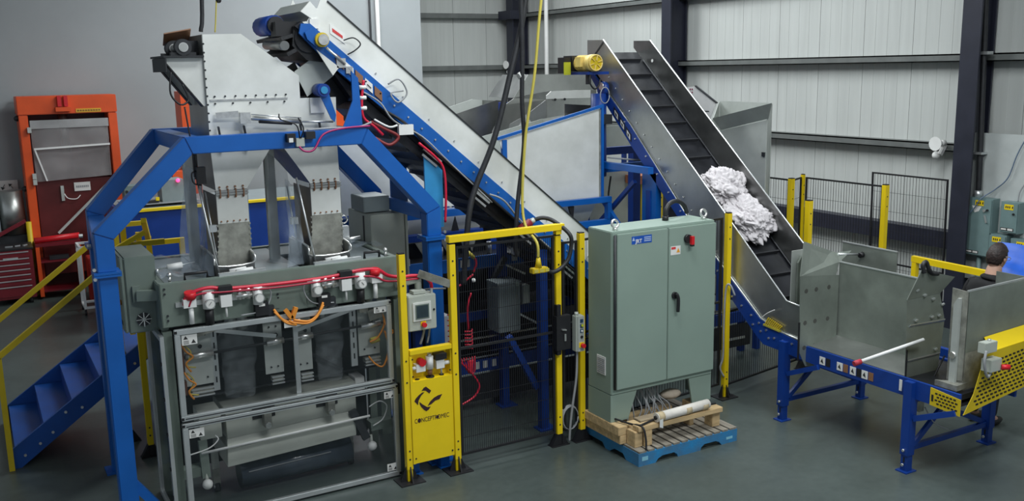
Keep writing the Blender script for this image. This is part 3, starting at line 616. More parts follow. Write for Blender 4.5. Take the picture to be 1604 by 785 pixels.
# guard doors ------------------------------------------------------------
def guard(name, lab, x0, x1, z0, z1, y, wv=.045):
    t = T(name, lab, 'guard', ((x0 + x1) / 2, y, z0))
    t.p('rail', MB().box(x0, x1, y, y + .04, z1 - wv, z1), ALU, bevel=.004); t.p('rail', MB().box(x0, x1, y, y + .04, z0, z0 + wv), ALU, bevel=.004)
    t.p('stile', MB().box(x0, x0 + wv, y, y + .04, z0 + wv, z1 - wv), ALU, bevel=.004); t.p('stile', MB().box(x1 - wv, x1, y, y + .04, z0 + wv, z1 - wv), ALU, bevel=.004)
    t.p('pane', MB().box(x0 + wv, x1 - wv, y + .018, y + .024, z0 + wv, z1 - wv), PANE)
    for z in (z0 + .01, z1 - .03):
        t.p('corner_cap', MB().box(x0 - .004, x0 + .02, y - .004, y, z, z + .022), BLACK); t.p('corner_cap', MB().box(x1 - .02, x1 + .004, y - .004, y, z, z + .022), BLACK)
    return t
gu = guard('guard_door', 'upper clear guard door in aluminium profile on the bagging machine', 1.27, 3.13, .92, 1.69, 7.75)
warning_label(gu, 1.325, 7.766, 1.555, .12, .085); warning_label(gu, 2.97, 7.766, 1.585, .115, .06)
gu.p('groove', MB().box(1.30, 3.10, 7.748, 7.75, .936, .944), DARK); gu.p('mullion', MB().box(2.245, 2.285, 7.80, 7.812, .965, 1.645), ALU)
gl = guard('guard_door', 'lower clear guard door in aluminium profile reaching the floor', 1.27, 3.16, .02, .90, 7.75)
warning_label(gl, 1.32, 7.766, .765, .12, .075); warning_label(gl, 3.03, 7.766, .775, .105, .065); warning_label(gl, 3.03, 7.766, .075, .105, .07)
gl.p('groove', MB().box(1.30, 3.13, 7.748, 7.75, .868, .876), DARK); gl.p('latch', MB().box(3.16, 3.185, 7.76, 7.79, .80, .90), BLACK)
gs = T('guard_side', 'tall clear side guard of the bagging machine beside the yellow posts', 'guard', (1.22, 8.15, 0))
for y0 in (7.80, 8.50): gs.p('stile', MB().box(1.165, 1.195, y0, y0 + .045, .02, 1.64), ALU)
for z0 in (.02, 1.60): gs.p('rail', MB().box(1.165, 1.195, 7.846, 8.50, z0, z0 + .04), ALU)
gs.p('pane', MB().box(1.178, 1.183, 7.846, 8.50, .06, 1.60), PANE)
for z in (.25, .5, .8, 1.1, 1.4): gs.p('clip', MB().box(1.155, 1.165, 7.81, 7.835, z, z + .025), BLACK)
# interior -----------------------------------------------------------------
bm_.p('inner_back', MB().box(1.275, 3.19, 8.66, 8.68, .15, 1.65), DARK)
bm_.p('inner_shelf', MB().box(1.28, 3.19, 8.25, 8.65, .93, .95), DARK)
for i, (x0, x1, z0, z1) in enumerate(((1.36, 1.60, 1.13, 1.62), (2.04, 2.20, 1.12, 1.60), (2.30, 2.46, 1.10, 1.60), (2.90, 3.10, 1.14, 1.61))):
    pl_ = bm_.p('carriage_plate', MB().box(x0, x1, 8.0, 8.015, z0, z1), PALE2)
    bm_.p('jaw', MB().box(x0 + .05, x1 - .02, 7.965, 8.05, z0 - .07, z0 - .03), GALV, pl_)
    for j in range(3): bm_.p('jaw_fin', MB().box(x0 + .04 + .0 * j, x1 - .01, 7.955, 7.985, z0 - .03 - .03 * j, z0 - .018 - .03 * j), ALU, pl_)
    bolts_y(bm_, pl_, [(x0 + .05, z1 - .06), (x1 - .05, z1 - .06), (x0 + .05, z0 + .06), (x1 - .05, z0 + .06)], 8.0, .008, DARK)
    bm_.p('sleeve', MB().cyl((x0 + .01, 7.955, 1.40 + .03 * (x0 - 1.4) / 1.6), (x1, 7.955, 1.405 + .03 * (x0 - 1.4) / 1.6), .028, 12), ZINC, pl_)
    bm_.p('pin', MB().sphere(((x0 + x1) / 2 + .02, 7.97, 1.47), .018, 8, 6), BLACK, pl_)
bm_.p('slotted_rail', MB().box(1.60, 1.65, 8.02, 8.04, 1.05, 1.62), ALU); bm_.p('slotted_rail', MB().box(2.83, 2.89, 8.02, 8.04, 1.05, 1.62), ALU)
for x in (1.625, 2.86):
    for j in range(5): bm_.p('slot', MB().box(x - .006, x + .006, 8.017, 8.02, 1.12 + .1 * j, 1.17 + .1 * j), BLACK)
bm_.p('cross_rod', MB().cyl((1.36, 7.955, 1.398), (3.12, 7.955, 1.438), .012, 8), DARK)
bm_.p('link_bar', MB().bar((1.44, 7.93, 1.57), (1.66, 7.93, 1.62), .02, .03), GALV); bm_.p('link_bar', MB().bar((1.62, 7.93, 1.60), (2.13, 7.93, 1.47), .012, .035), ALU); bm_.p('link_bar', MB().bar((2.29, 7.93, 1.49), (2.90, 7.93, 1.625), .012, .035), ALU)
bm_.p('crank_plate', MB().box(2.90, 2.98, 7.94, 7.955, 1.56, 1.64), GALV); bm_.p('crank_arm', MB().bar((2.98, 7.94, 1.52), (3.12, 7.94, 1.55), .02, .10), GALV)
bm_.p('lane_strut', MB().bar((2.48, 8.2, 1.20), (2.80, 8.2, .98), .03), DARK)
# film tubes
def film_tube(x0, x1, z0, z1, y):
    k = MB(); n = 16; m = 14; vs = []
    for j in range(m + 1):
        for i in range(n):
            a = 2 * math.pi * i / n; z = z1 + (z0 - z1) * j / m
            rx = (x1 - x0) / 2 * (1 - .25 * j / m) * (1 + .10 * math.sin(3 * a + j * 1.3)); ry = .07 * (1 + .2 * math.cos(2 * a + j))
            vs.append(((x0 + x1) / 2 + rx * math.cos(a) + .01 * math.sin(j), y + ry * math.sin(a), z))
    return k.add(vs, [(j * n + i, j * n + (i + 1) % n, (j + 1) * n + (i + 1) % n, (j + 1) * n + i) for j in range(m) for i in range(n)], True)
bm_.p('film_tube', film_tube(1.68, 2.02, .92, 1.62, 8.16), FILMD); bm_.p('film_tube', film_tube(2.52, 2.82, .92, 1.62, 8.16), FILMD)
for x0 in (1.80, 2.62): bm_.p('forming_tube', MB().cyl((x0, 8.15, 1.52), (x0, 8.15, 1.75), .05, 12), ALU); bm_.p('forming_tube', MB().cyl((x0 + .1, 8.15, 1.52), (x0 + .1, 8.15, 1.75), .05, 12), ALU)
# orange and yellow leads behind the doors
for x, z in ((1.345, 1.46), (1.35, 1.22), (3.12, 1.40)):
    bm_.p('lead_cluster', MB().tube([(x, 7.93, z + .06), (x + .03, 7.9, z), (x + .08, 7.9, z - .05), (x + .02, 7.9, z - .1), (x + .06, 7.92, z - .18)], .008, 6), OCORD)
    bm_.p('lead_cluster', MB().tube([(x + .02, 7.94, z + .05), (x + .07, 7.92, z - .02), (x + .03, 7.92, z - .12), (x + .1, 7.92, z - .15)], .006, 6), YCORD)
bm_.p('terminal_block', MB().box(1.315, 1.36, 7.93, 7.99, 1.28, 1.47), mat('brown_terminal', (0.13, 0.05, 0.03), rough=0.5)); bm_.p('terminal_block', MB().box(1.315, 1.365, 7.93, 7.99, 1.08, 1.20), MATS['brown_terminal'])
bm_.p('air_lead', MB().tube([(3.08, 7.95, 1.62), (3.13, 7.93, 1.45), (3.06, 7.92, 1.32), (2.98, 7.93, 1.28)], .009, 6), OCORD)
bm_.p('air_lead', MB().tube([(3.13, 7.94, 1.36), (3.16, 7.93, 1.2), (3.10, 7.92, 1.04), (3.03, 7.93, 1.06), (2.97, 7.95, 1.14)], .009, 6), OCORD)
bm_.p('yellow_coil', MB().cyl((3.0, 7.96, 1.28), (3.08, 7.96, 1.29), .03, 8), YCORD)
# lower box with its seam, sealing bar, roll and feet
bm_.p('lower_box', MB().py([(1.69, .83), (2.88, .88), (2.88, .60), (1.69, .565)], 8.10, 8.6), IVORY, bevel=.004)
bm_.p('lower_box', MB().py([(1.67, .50), (2.84, .54), (2.84, .385), (1.66, .34)], 8.02, 8.6), IVORY, bevel=.004)
bm_.p('box_step', MB().prism([(1.69, 8.10, .565), (2.88, 8.10, .60), (2.84, 8.02, .545), (1.67, 8.02, .505)], (0, .05, -.004)), IVORY)
bm_.p('box_end', MB().box(2.89, 2.98, 8.12, 8.3, .72, .90), WHITE)
for x0 in (1.92, 2.50):
    wdw = bm_.p('box_window', MB().box(x0, x0 + .20, 8.09, 8.099, .70, .80), BLACK)
    bm_.p('actuator', MB().box(x0 + .08, x0 + .145, 8.0, 8.089, .64, .78), GALV, wdw); bm_.p('actuator_nut', MB().cyl((x0 + .11, 7.98, .66), (x0 + .11, 8.0, .66), .028, 8), ZINC, wdw)
bm_.p('seal_bar', MB().cyl((1.44, 7.97, .535), (2.96, 7.97, .565), .012, 8), WHITE)
bm_.p('film_roll', MB().cyl((1.80, 8.25, .16), (2.84, 8.25, .18), .13, 24), mat('film_roll', (0.05, 0.065, 0.085), rough=0.16, var=0.2))
bm_.p('roll_edge', MB().bar((1.86, 8.12, .215), (2.62, 8.12, .235), .006), CABLE)
for x, y in ((1.62, 8.35), (2.86, 8.28)):
    c = bm_.p('caster', MB().cyl((x - .02, y, .05), (x + .02, y, .05), .05, 14), DARK)
    bm_.p('caster_fork', MB().box(x - .03, x + .03, y - .03, y + .03, .08, .22), GALV, c); bm_.p('caster_hub', MB().cyl((x - .03, y - .01, .05), (x + .03, y - .01, .05), .018, 8), ZINC, c)
    bm_.p('caster_leg', MB().box(x - .03, x + .03, y - .02, y + .02, .22, .38), IVORY, c)
for x, z in ((1.47, .25), (2.97, .27)):
    bm_.p('knob_stem', MB().cyl((x, 7.97, z), (x, 8.0, z + .10), .016, 8), IVORY); bm_.p('ball_knob', MB().sphere((x, 7.97, z), .045, 12, 8), WHITE)
bm_.p('foot_beam', MB().box(1.28, 1.50, 8.0, 8.12, .32, .40), GREEN2); bm_.p('foot_beam', MB().box(2.98, 3.19, 8.0, 8.12, .40, .48), GREEN2)
bm_.p('roll_arm', MB().bar((1.47, 8.0, .30), (1.47, 8.05, .62), .07, .05), GREEN2); bm_.p('roll_arm', MB().bar((2.93, 8.0, .34), (2.82, 8.05, .62), .07, .05), DARK)
bm_.p('inner_box', MB().box(1.46, 1.64, 8.05, 8.3, .62, .86), IVORY)
bm_.p('inner_tube', MB().tube([(1.34, 7.95, .55), (1.50, 7.94, .58), (1.58, 7.94, .64), (1.56, 7.95, .68)], .006, 6), WHITE)
bm_.p('inner_tube', MB().tube([(2.95, 7.95, .66), (3.05, 7.94, .70), (3.12, 7.94, .64), (3.08, 7.95, .52), (2.98, 7.95, .47)], .006, 6), WHITE)
bm_.p('drum_pulley', MB().cyl((2.90, 8.1, .42), (2.90, 8.2, .42), .08, 14), DARK)

# cabinet on swing arm and cabinets on the deck --------------------------------
ca = T('swing_cabinet', 'grey-green electrical cabinet hung on an arm beside the blue portal post', 'cabinet', (1.1, 8.4, 1.62))
ca.p('body', MB().box(.985, 1.225, 8.10, 8.72, 1.625, 2.255), GREEN2, bevel=.008)
dr = ca.p('door', MB().box(.952, .98, 8.10, 8.72, 1.635, 2.265), GREEN2, bevel=.006)
ca.p('door_latch', MB().cyl((.925, 8.18, 1.88), (.952, 8.18, 1.88), .022, 8), OCORD, dr)
for z in (1.75, 2.1): ca.p('hinge', MB().cyl((1.235, 8.085, z), (1.235, 8.085, z + .04), .012, 8), ALU)
fan = ca.p('fan_guard', MB().cyl((1.10, 8.088, 1.735), (1.10, 8.099, 1.735), .055, 18), DARK)
for a in range(4):
    an = a * math.pi / 4
    ca.p('guard_wire', MB().bar((1.10 - .06 * math.cos(an), 8.083, 1.735 - .06 * math.sin(an)), (1.10 + .06 * math.cos(an), 8.083, 1.735 + .06 * math.sin(an)), .008, .005), ZINC, fan)
for j in range(4): ca.p('label_slot', MB().box(.953 - .003, .953, 8.2 + .03 * j, 8.21 + .03 * j, 1.68, 1.72), DARK)
ca.p('swing_arm', MB().bar((1.06, 8.06, 1.945), (1.24, 8.0, 1.94), .05, .085), GREEN2)
ca.p('arm_plate', MB().box(1.03, 1.09, 8.07, 8.099, 1.89, 2.02), GREEN2)
cb = T('deck_cabinet', 'large grey-green cabinet standing on the machine deck beside the second chute', 'cabinet', (3.5, 8.9, 1.66))
cb.p('body', MB().box(3.31, 3.66, 8.62, 9.25, 1.62, 2.325), GREY, bevel=.006)
cb.p('door', MB().box(3.665, 3.69, 8.61, 9.25, 1.62, 2.335), GREY, bevel=.004)
for z in (1.78, 2.15): cb.p('hinge', MB().box(3.692, 3.702, 8.62, 8.66, z, z + .07), ZINC)
cb.p('seam', MB().box(3.305, 3.309, 8.80, 8.83, 1.70, 2.30), DARK)
cb.p('bracket', MB().box(3.2, 3.66, 8.62, 9.1, 1.60, 1.62), GREEN2)
cb.p('bracket_leg', MB().box(3.40, 3.50, 8.8, 8.95, 0, 1.60), GREEN2)
single('transformer_box', MB().box(3.29, 3.56, 8.74, 9.1, 2.337, 2.49), MIDG, 'small blue-grey box on top of the large deck cabinet', 'box', bevel=.006)

# operator panel ---------------------------------------------------------------
op = T('operator_panel', 'grey operator panel with small screen and red stop button between yellow posts', 'panel', (3.4, 7.7, 1.39))
op.p('body', MB().box(3.255, 3.53, 7.66, 7.82, 1.39, 1.715), GREY, bevel=.008)
b = op.p('bezel', MB().box(3.295, 3.475, 7.648, 7.659, 1.48, 1.655), PALE, bevel=.003)
op.p('bezel_inner', MB().box(3.318, 3.452, 7.644, 7.648, 1.50, 1.635), GREEN2, b)
op.p('screen', MB().box(3.328, 3.442, 7.642, 7.644, 1.512, 1.625), SCREEN, b)
e = op.p('stop_plate', MB().box(3.37, 3.42, 7.652, 7.659, 1.43, 1.475), YEL)
op.p('stop_button', MB().cyl((3.395, 7.62, 1.445), (3.395, 7.652, 1.445), .022, 14), REDB, e)
op.p('lock', MB().cyl((3.505, 7.652, 1.57), (3.505, 7.659, 1.57), .010, 8), BLACK)
op.p('lug', MB().box(3.49, 3.51, 7.68, 7.70, 1.716, 1.76), ALU)
op.p('top_box', MB().box(3.33, 3.45, 7.70, 7.80, 1.72, 1.745), GREY)
op.p('arm_tube', MB().cyl((3.20, 7.80, 1.815), (3.44, 7.80, 1.835), .035, 12), GREY)
op.p('arm_elbow', MB().cyl((3.42, 7.80, 1.73), (3.42, 7.80, 1.86), .032, 12), GREY); op.p('arm_elbow', MB().cyl((3.28, 7.80, 1.73), (3.28, 7.80, 1.82), .028, 12), GREY)
op.p('conduit_drop', MB().tube([(3.45, 7.75, 1.39), (3.44, 7.78, 1.3), (3.42, 7.8, 1.22)], .012, 6), CABLE); op.p('conduit_drop', MB().tube([(3.5, 7.75, 1.39), (3.50, 7.78, 1.3), (3.49, 7.8, 1.22)], .010, 6), CABLE)

# ================================================================== SAFETY FENCE
def post(name, lab, x, y, h, w=.06, foot='wedge', z0=.0, m=None, group=None, hinge=()):
    t = T(name, lab, 'post', (x, y, 0), group)
    m = m or YEL
    t.p('upright', MB().box(x - w / 2, x + w / 2, y - w / 2, y + w / 2, .12, h), m, bevel=.003)
    t.p('cap', MB().box(x - w / 2 + .004, x + w / 2 - .004, y - w / 2 + .004, y + w / 2 - .004, h, h + .012), BLACK)
    t.p('stub', MB().box(x - .024, x + .024, y - .024, y + .024, .01, .118), m if foot == 'plate' else BLACK)
    if foot == 'plate':
        t.p('base_plate', MB().box(x - .12, x + .12, y - .10, y + .10, 0, .01), BLACK)
        for d in (-1, 1): t.p('rib', MB().prism([(x + d * .03, y - .006, .01), (x + d * .085, y - .006, .01), (x + d * .03, y - .006, .15)], (0, .012, 0)), BLACK)
        for d in (-1, 1): t.p('rib', MB().prism([(x - .006, y + d * .03, .01), (x - .006, y + d * .085, .01), (x - .006, y + d * .03, .15)], (.012, 0, 0)), BLACK)
    else:
        for d in (-1, 1): t.p('wedge', MB().prism([(x + d * .026, y - .03, 0), (x + d * .10, y - .03, 0), (x + d * .026, y - .03, .13)], (0, .06, 0)), BLACK)
        t.p('base_plate', MB().box(x - .10, x + .10, y - .05, y + .05, 0, .006), BLACK)
    for z in [h - .15, h - .28, .22, .30] + list(hinge): t.p('hole', MB().cyl((x, y - w / 2 - .002, z), (x, y - w / 2, z), .009, 8), DARK)
    return t
post('fence_post', 'yellow fence post beside the bagging machine guard doors', 3.185, 7.62, 2.12, foot='plate', hinge=(1.15, .95))
post('fence_post', 'yellow gate post beside the yellow logo panel', 3.665, 7.60, 2.16, foot='plate', hinge=(1.15, .95))
post('fence_post', 'yellow gate post with the black latch', 4.80, 7.62, 2.12)
post('fence_post', 'yellow fence post carrying the grey push-button box', 5.06, 7.60, 2.12)
post('fence_post', 'yellow fence post between the control cabinet and the incline conveyor', 7.13, 7.80, 2.10, foot='plate')
for (x, y, h, lab) in ((10.0, 9.68, 2.1, 'yellow fence post by the far wall, with mesh on both flanks'), (10.36, 9.81, 2.12, 'slim yellow corner post of the far mesh fence'), (10.41, 8.42, 2.1, 'yellow fence post in front of the leaning mesh panel'),
                       (8.64, 8.07, 2.08, 'shorter-looking yellow post rising just behind the incline conveyor side')):
    post('fence_post', lab, x, y, h, w=.05 if x == 10.36 else .07, m=YEL)
post('fence_post', 'yellow post glimpsed behind the blue incline support frame', 8.5, 10.72, 2.0)
for (x, y, lab) in ((1.25, 9.53, 'yellow post behind the swing cabinet, with black wedge foot'), (1.13, 10.05, 'yellow post behind the swing cabinet, deeper in'), (1.46, 9.86, 'yellow post seen just behind the side guard')):
    post('fence_post', lab, x, y, 1.62, w=.055, m=YEL)
# gate lintel
lt = T('gate_frame', 'yellow gate lintel spanning the two gate posts', 'frame', (4.23, 7.62, 2.12))
lt.p('lintel', MB().box(3.635, 4.86, 7.57, 7.64, 2.175, 2.235), YEL, bevel=.003)
lt.p('end_drop', MB().box(4.77, 4.83, 7.58, 7.64, 2.135, 2.174), YEL)
def mesh_panel(name, lab, p, q, z0, z1, step=.03, mid=(), rows=(), group=None, wire=.0035, fr=.022, cat='fence', m=None, lean=0):
    """black framed wire mesh panel between two floor points"""
    p = Vector((p[0], p[1], 0)); q = Vector((q[0], q[1], 0)); t = T(name, lab, cat, ((p + q) / 2 + Vector((0, 0, z0))), group)
    d = (q - p).normalized(); nrm = Vector((-d.y, d.x, 0)); L = (q - p).length
    P = lambda s, z: p + d * s + Vector((0, 0, z)) + nrm * lean * (z - z0)
    m = m or BLACK
    for z in (z0 + fr / 2, z1 - fr / 2): t.p('frame_rail', MB().bar(P(0, z), P(L, z), fr, fr), m)
    for s in (fr / 2, L - fr / 2): t.p('frame_stile', MB().bar(P(s, z0 + fr), P(s, z1 - fr), fr, fr), m)
    for z in mid: t.p('frame_rail', MB().bar(P(fr, z), P(L - fr, z), fr, fr), m)
    k = MB(); n = int(L / step)
    for i in range(1, n): k.bar(P(i * L / n, z0 + fr), P(i * L / n, z1 - fr), wire, wire)
    for z in rows: k.bar(P(fr, z), P(L - fr, z), wire, wire)
    t.p('wire_mesh', k, m, kind='stuff')
    return t
gate = mesh_panel('mesh_gate', 'black wire mesh gate hung between the yellow gate posts', (3.72, 7.62), (4.76, 7.62), .13, 2.13, mid=(1.17,), rows=[.3 + i * .2 for i in range(9)], cat='gate', step=.022, wire=.004)
lk = gate.p('latch_plate', MB().box(4.755, 4.80, 7.555, 7.60, .95, 1.45), BLACK)
gate.p('latch_box', MB().box(4.74, 4.90, 7.54, 7.60, 1.0, 1.34), BLACK, lk)
gate.p('key', MB().bar((4.83, 7.53, 1.09), (4.83, 7.53, 1.16), .02, .01), ZINC, lk); gate.p('handle', MB().bar((4.79, 7.53, 1.21), (4.84, 7.53, 1.20), .025, .012), ZINC, lk)
mesh_panel('mesh_fence', 'narrow black mesh panel beside the gate latch', (4.86, 7.63), (5.03, 7.62), .13, 2.05, mid=(1.17,))
mesh_panel('mesh_fence', 'black mesh panel running behind the control cabinet', (5.09, 7.66), (7.10, 7.86), .13, 2.05, step=.04, mid=(1.1,))
mesh_panel('mesh_fence', 'low black mesh panel running under the incline conveyor', (7.16, 7.86), (8.60, 8.12), .10, .98, step=.04)
mesh_panel('mesh_fence', 'far black mesh panel beside the grey side chute', (10.0, 9.72), (10.0, 11.4), .12, 2.09, step=.05, rows=[.4 + .28 * i for i in range(6)], wire=.004)
mesh_panel('mesh_fence', 'short black mesh panel between the two far yellow posts', (10.03, 9.68), (10.34, 9.82), .12, 2.09, step=.05, rows=[.4 + .28 * i for i in range(6)], wire=.004)
mesh_panel('mesh_fence', 'far black mesh panel with the leaning panel beyond it', (10.38, 9.77), (10.41, 8.46), .12, 2.09, step=.045, rows=[.4 + .28 * i for i in range(6)], wire=.004)
mesh_panel('mesh_fence', 'loose black mesh panel leaning on the far wall', (11.72, 8.42), (11.72, 9.70), .02, 2.08, step=.05, rows=[.4 + .28 * i for i in range(6)], wire=.004, mid=(.75,), lean=.02)

# yellow logo panel --------------------------------------------------------------
lp = T('logo_panel', 'yellow sheet panel with black company logo between two yellow posts', 'panel', (3.43, 7.62, .15))
XA, XB, YF = 3.218, 3.633, 7.585
lp.p('front_sheet', MB().box(XA, XB, YF, YF + .012, .17, .95), YEL)
lp.p('top_rail', MB().box(XA, XB, YF - .01, YF + .05, 1.20, 1.245), YEL, bevel=.003)
lp.p('recess_back', MB().box(XA, XB, YF + .10, YF + .11, .95, 1.20), YEL)
lp.p('recess_ledge', MB().box(XA, XB, YF + .0125, YF + .099, .935, .95), YEL)
lp.p('recess_side', MB().box(XB - .01, XB, YF + .0125, YF + .099, .952, 1.20), YEL); lp.p('recess_side', MB().box(XA, XA + .01, YF + .0125, YF + .099, .952, 1.20), YEL)
lp.p('edge_strip', MB().box(XA - .005, XA + .02, YF - .006, YF - .0005, .17, 1.19), YEL)
def Lp(u, v): return (XA + .06 + u * (XB - XA - .08), v)
cx_, cz_, s_ = 3.375, .765, .00067
def shape(pts):
    return lp.p('logo_stroke', MB().py([(cx_ + (px - 290) * s_, cz_ - (pz - 325 + (px - 290) * .2) * s_) for px, pz in pts], YF - .002, YF - .0003), LOGO)
shape([(208, 215), (242, 168), (275, 150), (350, 205), (322, 248), (268, 208), (235, 208)])
shape([(250, 228), (215, 236), (165, 275), (118, 325), (98, 362), (150, 415), (160, 350), (200, 280)])
shape([(172, 368), (215, 402), (285, 442), (335, 432), (305, 475), (268, 500), (235, 482), (195, 440), (175, 405)])
shape([(290, 425), (330, 360), (390, 305), (450, 272), (512, 252), (470, 325), (405, 348), (350, 395)])
lp.text('logo_lettering', 'CONCEPTROMEC',   .060, LOGO, (3.240, YF - .001, .555), (1, 0, 0), (0, 0, 1), bold=.0, width=.345)
lp.p('logo_letter_dot', MB().cyl((3.286, YF - .0025, .576), (3.286, YF - .0005, .576), .015, 14), LOGO); lp.p('logo_letter_dot', MB().cyl((3.470, YF - .0025, .576), (3.470, YF - .0005, .576), .015, 14), LOGO)
for (x, z) in ((3.24, 1.16), (3.24, 1.0), (3.61, 1.0), (3.24, .22), (3.61, .22)): lp.p('bolt', MB().cyl((x, YF - .008, z), (x, YF - .001, z), .008, 8), BLACK)
av = T('air_inlet_unit', 'air inlet unit with red knob mounted in the recess of the yellow panel', 'regulator', (3.43, 7.66, .9))
yv = 7.63
k = av.p('lockout_valve', MB().box(3.29, 3.38, yv - .02, yv + .05, 1.02, 1.09), WHITE); av.p('red_knob', MB().cyl((3.35, yv - .03, 1.105), (3.35, yv + .04, 1.105), .035, 12), REDB, k); av.p('port', MB().cyl((3.255, yv, 1.06), (3.29, yv, 1.06), .018, 8), WHITE, k)
k = av.p('regulator', MB().cyl((3.43, yv, 1.03), (3.43, yv, 1.15), .035, 12), WHITE); av.p('bowl', MB().cyl((3.43, yv, .975), (3.43, yv, 1.03), .024, 10), COPPER, k); av.p('regulator_cap', MB().cyl((3.43, yv, 1.15), (3.43, yv, 1.175), .022, 10), ALU, k)
av.p('drain_grommet', MB().cyl((3.43, yv, .951), (3.43, yv, .960), .04, 12), BLACK); av.p('drain_stem', MB().cyl((3.43, yv, .960), (3.43, yv, .975), .010, 8), BLACK)
k = av.p('dump_valve', MB().box(3.49, 3.57, yv - .02, yv + .05, 1.02, 1.10), WHITE); av.p('coil', MB().box(3.48, 3.59, yv - .03, yv + .05, 1.105, 1.16), BLACK, k); av.p('pipe_drop', MB().cyl((3.545, yv, .96), (3.545, yv, 1.02), .010, 8), CABLE, k); av.p('drain_grommet', MB().cyl((3.545, yv, .951), (3.545, yv, .960), .022, 12), BLACK, k); av.p('elbow', MB().cyl((3.57, yv, 1.06), (3.625, yv, 1.06), .02, 8), WHITE, k)
single('ledge_slot', MB().cyl((3.30, yv - .005, .9505), (3.30, yv - .005, .955), .022, 12), BLACK, 'small black grommet on the ledge of the yellow panel', 'grommet')
for x in (3.25, 3.56):
    t = T('leg_post', 'short blue machine leg showing below the yellow panel, near its %s' % ('machine-side edge' if x < 3.4 else 'gate-side edge'), 'leg', (x, 7.78, 0))
    t.p('leg', MB().box(x, x + .09, 7.74, 7.82, .014, .80 if x < 3.4 else .9), BLUE); t.p('foot_plate', MB().box(x - .02, x + .11, 7.70, 7.84, 0, .013), BLUE)
single('clamp_strap', MB().bar((3.40, 7.74, 1.90), (3.64, 7.58, 1.80), .012, .07), GALV, 'grey flat strap tying the blue post to the yellow gate post', 'strap')
single('tie_wire', MB().tube([(3.35, 7.9, 1.66), (3.5, 7.83, 1.72), (3.66, 7.72, 1.73)], .008, 6), CABLE, 'thin grey rod crossing in front of the blue post', 'rod')

# push-button box on its post
pb = T('push_button_box', 'grey push-button box with red stop on the yellow fence post', 'box', (4.98, 7.53, .95))
pb.p('body', MB().box(4.93, 5.02, 7.49, 7.565, .97, 1.33), GREY, bevel=.006)
pb.p('cover', MB().box(4.945, 5.018, 7.478, 7.489, .975, 1.325), PALE2)
for z in (1.28, 1.23, 1.18): pb.p('symbol_tile', MB().box(4.968, 5.002, 7.474, 7.478, z - .018, z + .018), mat('tile_blue', (0.02, 0.06, 0.12), rough=0.4))
pb.p('green_button', MB().cyl((4.99, 7.465, 1.235), (4.99, 7.474, 1.235), .013, 10), mat('lime', (0.55, 0.6, 0.03), rough=0.4)); pb.p('white_button', MB().cyl((4.985, 7.467, 1.18), (4.985, 7.474, 1.18), .010, 10), WHITE)
pb.p('black_button', MB().cyl((4.985, 7.468, 1.12), (4.985, 7.478, 1.12), .014, 10), BLACK)
e = pb.p('stop_plate', MB().box(4.955, 5.01, 7.472, 7.478, 1.015, 1.065), YEL); pb.p('stop_button', MB().cyl((4.99, 7.44, 1.035), (4.99, 7.472, 1.035), .022, 12), REDB, e)
pb.p('top_gland', MB().cyl((4.96, 7.53, 1.33), (4.96, 7.53, 1.36), .02, 8), PALE2)
pb.p('conduit', MB().tube([(4.965, 7.53, .97), (4.955, 7.53, .7), (4.92, 7.55, .4), (4.90, 7.56, .2), (4.90, 7.58, .03)], .012, 8), CABLE)
coil = MB()
for j in range(4): coil.tube([(4.93 + (.09 + .004 * j) * math.cos(a), 7.60 + .01 * j, .26 + (.12 + .003 * j) * math.sin(a)) for a in [i * math.pi / 8 for i in range(17)]], .006, 6, sub=1)
single('cable_coil', coil, CABLE, 'coil of grey cable hanging low between the gate and fence posts', 'cable', kind=None)

# ================================================================== CONTROL CABINET ON PALLET
cc = T('control_cabinet', 'tall grey-green two-door control cabinet standing on timbers on a blue pallet', 'cabinet', (5.75, 7.3, .30))
CF = 7.10
cc.p('body', MB().box(5.09, 6.34, CF + .03, 7.52, .60, 2.19), GREEN, bevel=.008)
d1 = cc.p('door', MB().box(5.135, 5.735, CF, CF + .026, .655, 2.165), GREEN, bevel=.005)
d2 = cc.p('door', MB().box(5.742, 6.335, CF, CF + .026, .655, 2.165), GREEN, bevel=.005)
cc.p('hinge_strip', MB().cyl((5.118, CF + .01, .66), (5.118, CF + .01, 2.16), .012, 8), DARK)
for i in range(40): pass
cc.p('door_shadow_gap', MB().box(5.736, 5.741, CF + .012, CF + .028, .655, 2.165), DARK)
st = cc.p('nameplate', MB().box(5.30, 5.535, CF - .0015, CF - .0001, 2.055, 2.13), JRTB, d1)
cc.text('nameplate_lettering', 'JRT', .050, PAPER, (5.345, CF - .002, 2.064), (1, 0, 0), (0, 0, 1), d1, bold=.0012)
lines = MB()
for j in range(3): lines.box(5.445, 5.525, CF - .0025, CF - .0015, 2.072 + .017 * j, 2.08 + .017 * j)
lines.py([(5.306, 2.088), (5.336, 2.088), (5.321, 2.122)], CF - .0025, CF - .0015)
cc.p('nameplate_print', lines, mat('pale_blue_ink', (0.45, 0.55, 0.75), rough=0.5), d1, kind='stuff')
hz = cc.p('hazard_label', MB().box(5.765, 5.885, CF - .0015, CF - .0001, 1.90, 1.985), PAPER, d2)
k = MB(); k.box(5.772, 5.825, CF - .0025, CF - .0015, 1.955, 1.978); cc.p('hazard_print', k, INKRED, d2)
cc.p('hazard_print', MB().py([(5.835, 1.92), (5.878, 1.92), (5.856, 1.965)], CF - .0025, CF - .0015), INKOR, d2)
cc.p('switch_boss', MB().cyl((5.965, CF - .03, 2.045), (5.965, CF - .0005, 2.045), .042, 16), BLACK, d2)
cc.p('switch_lever', MB().box(5.975, 6.01, CF - .06, CF - .031, 1.99, 2.07), REDB, d2, label='red switch lever'); cc.p('switch_tip', MB().box(5.975, 6.008, CF - .06, CF - .031, 1.972, 1.989), BLACK, d2)
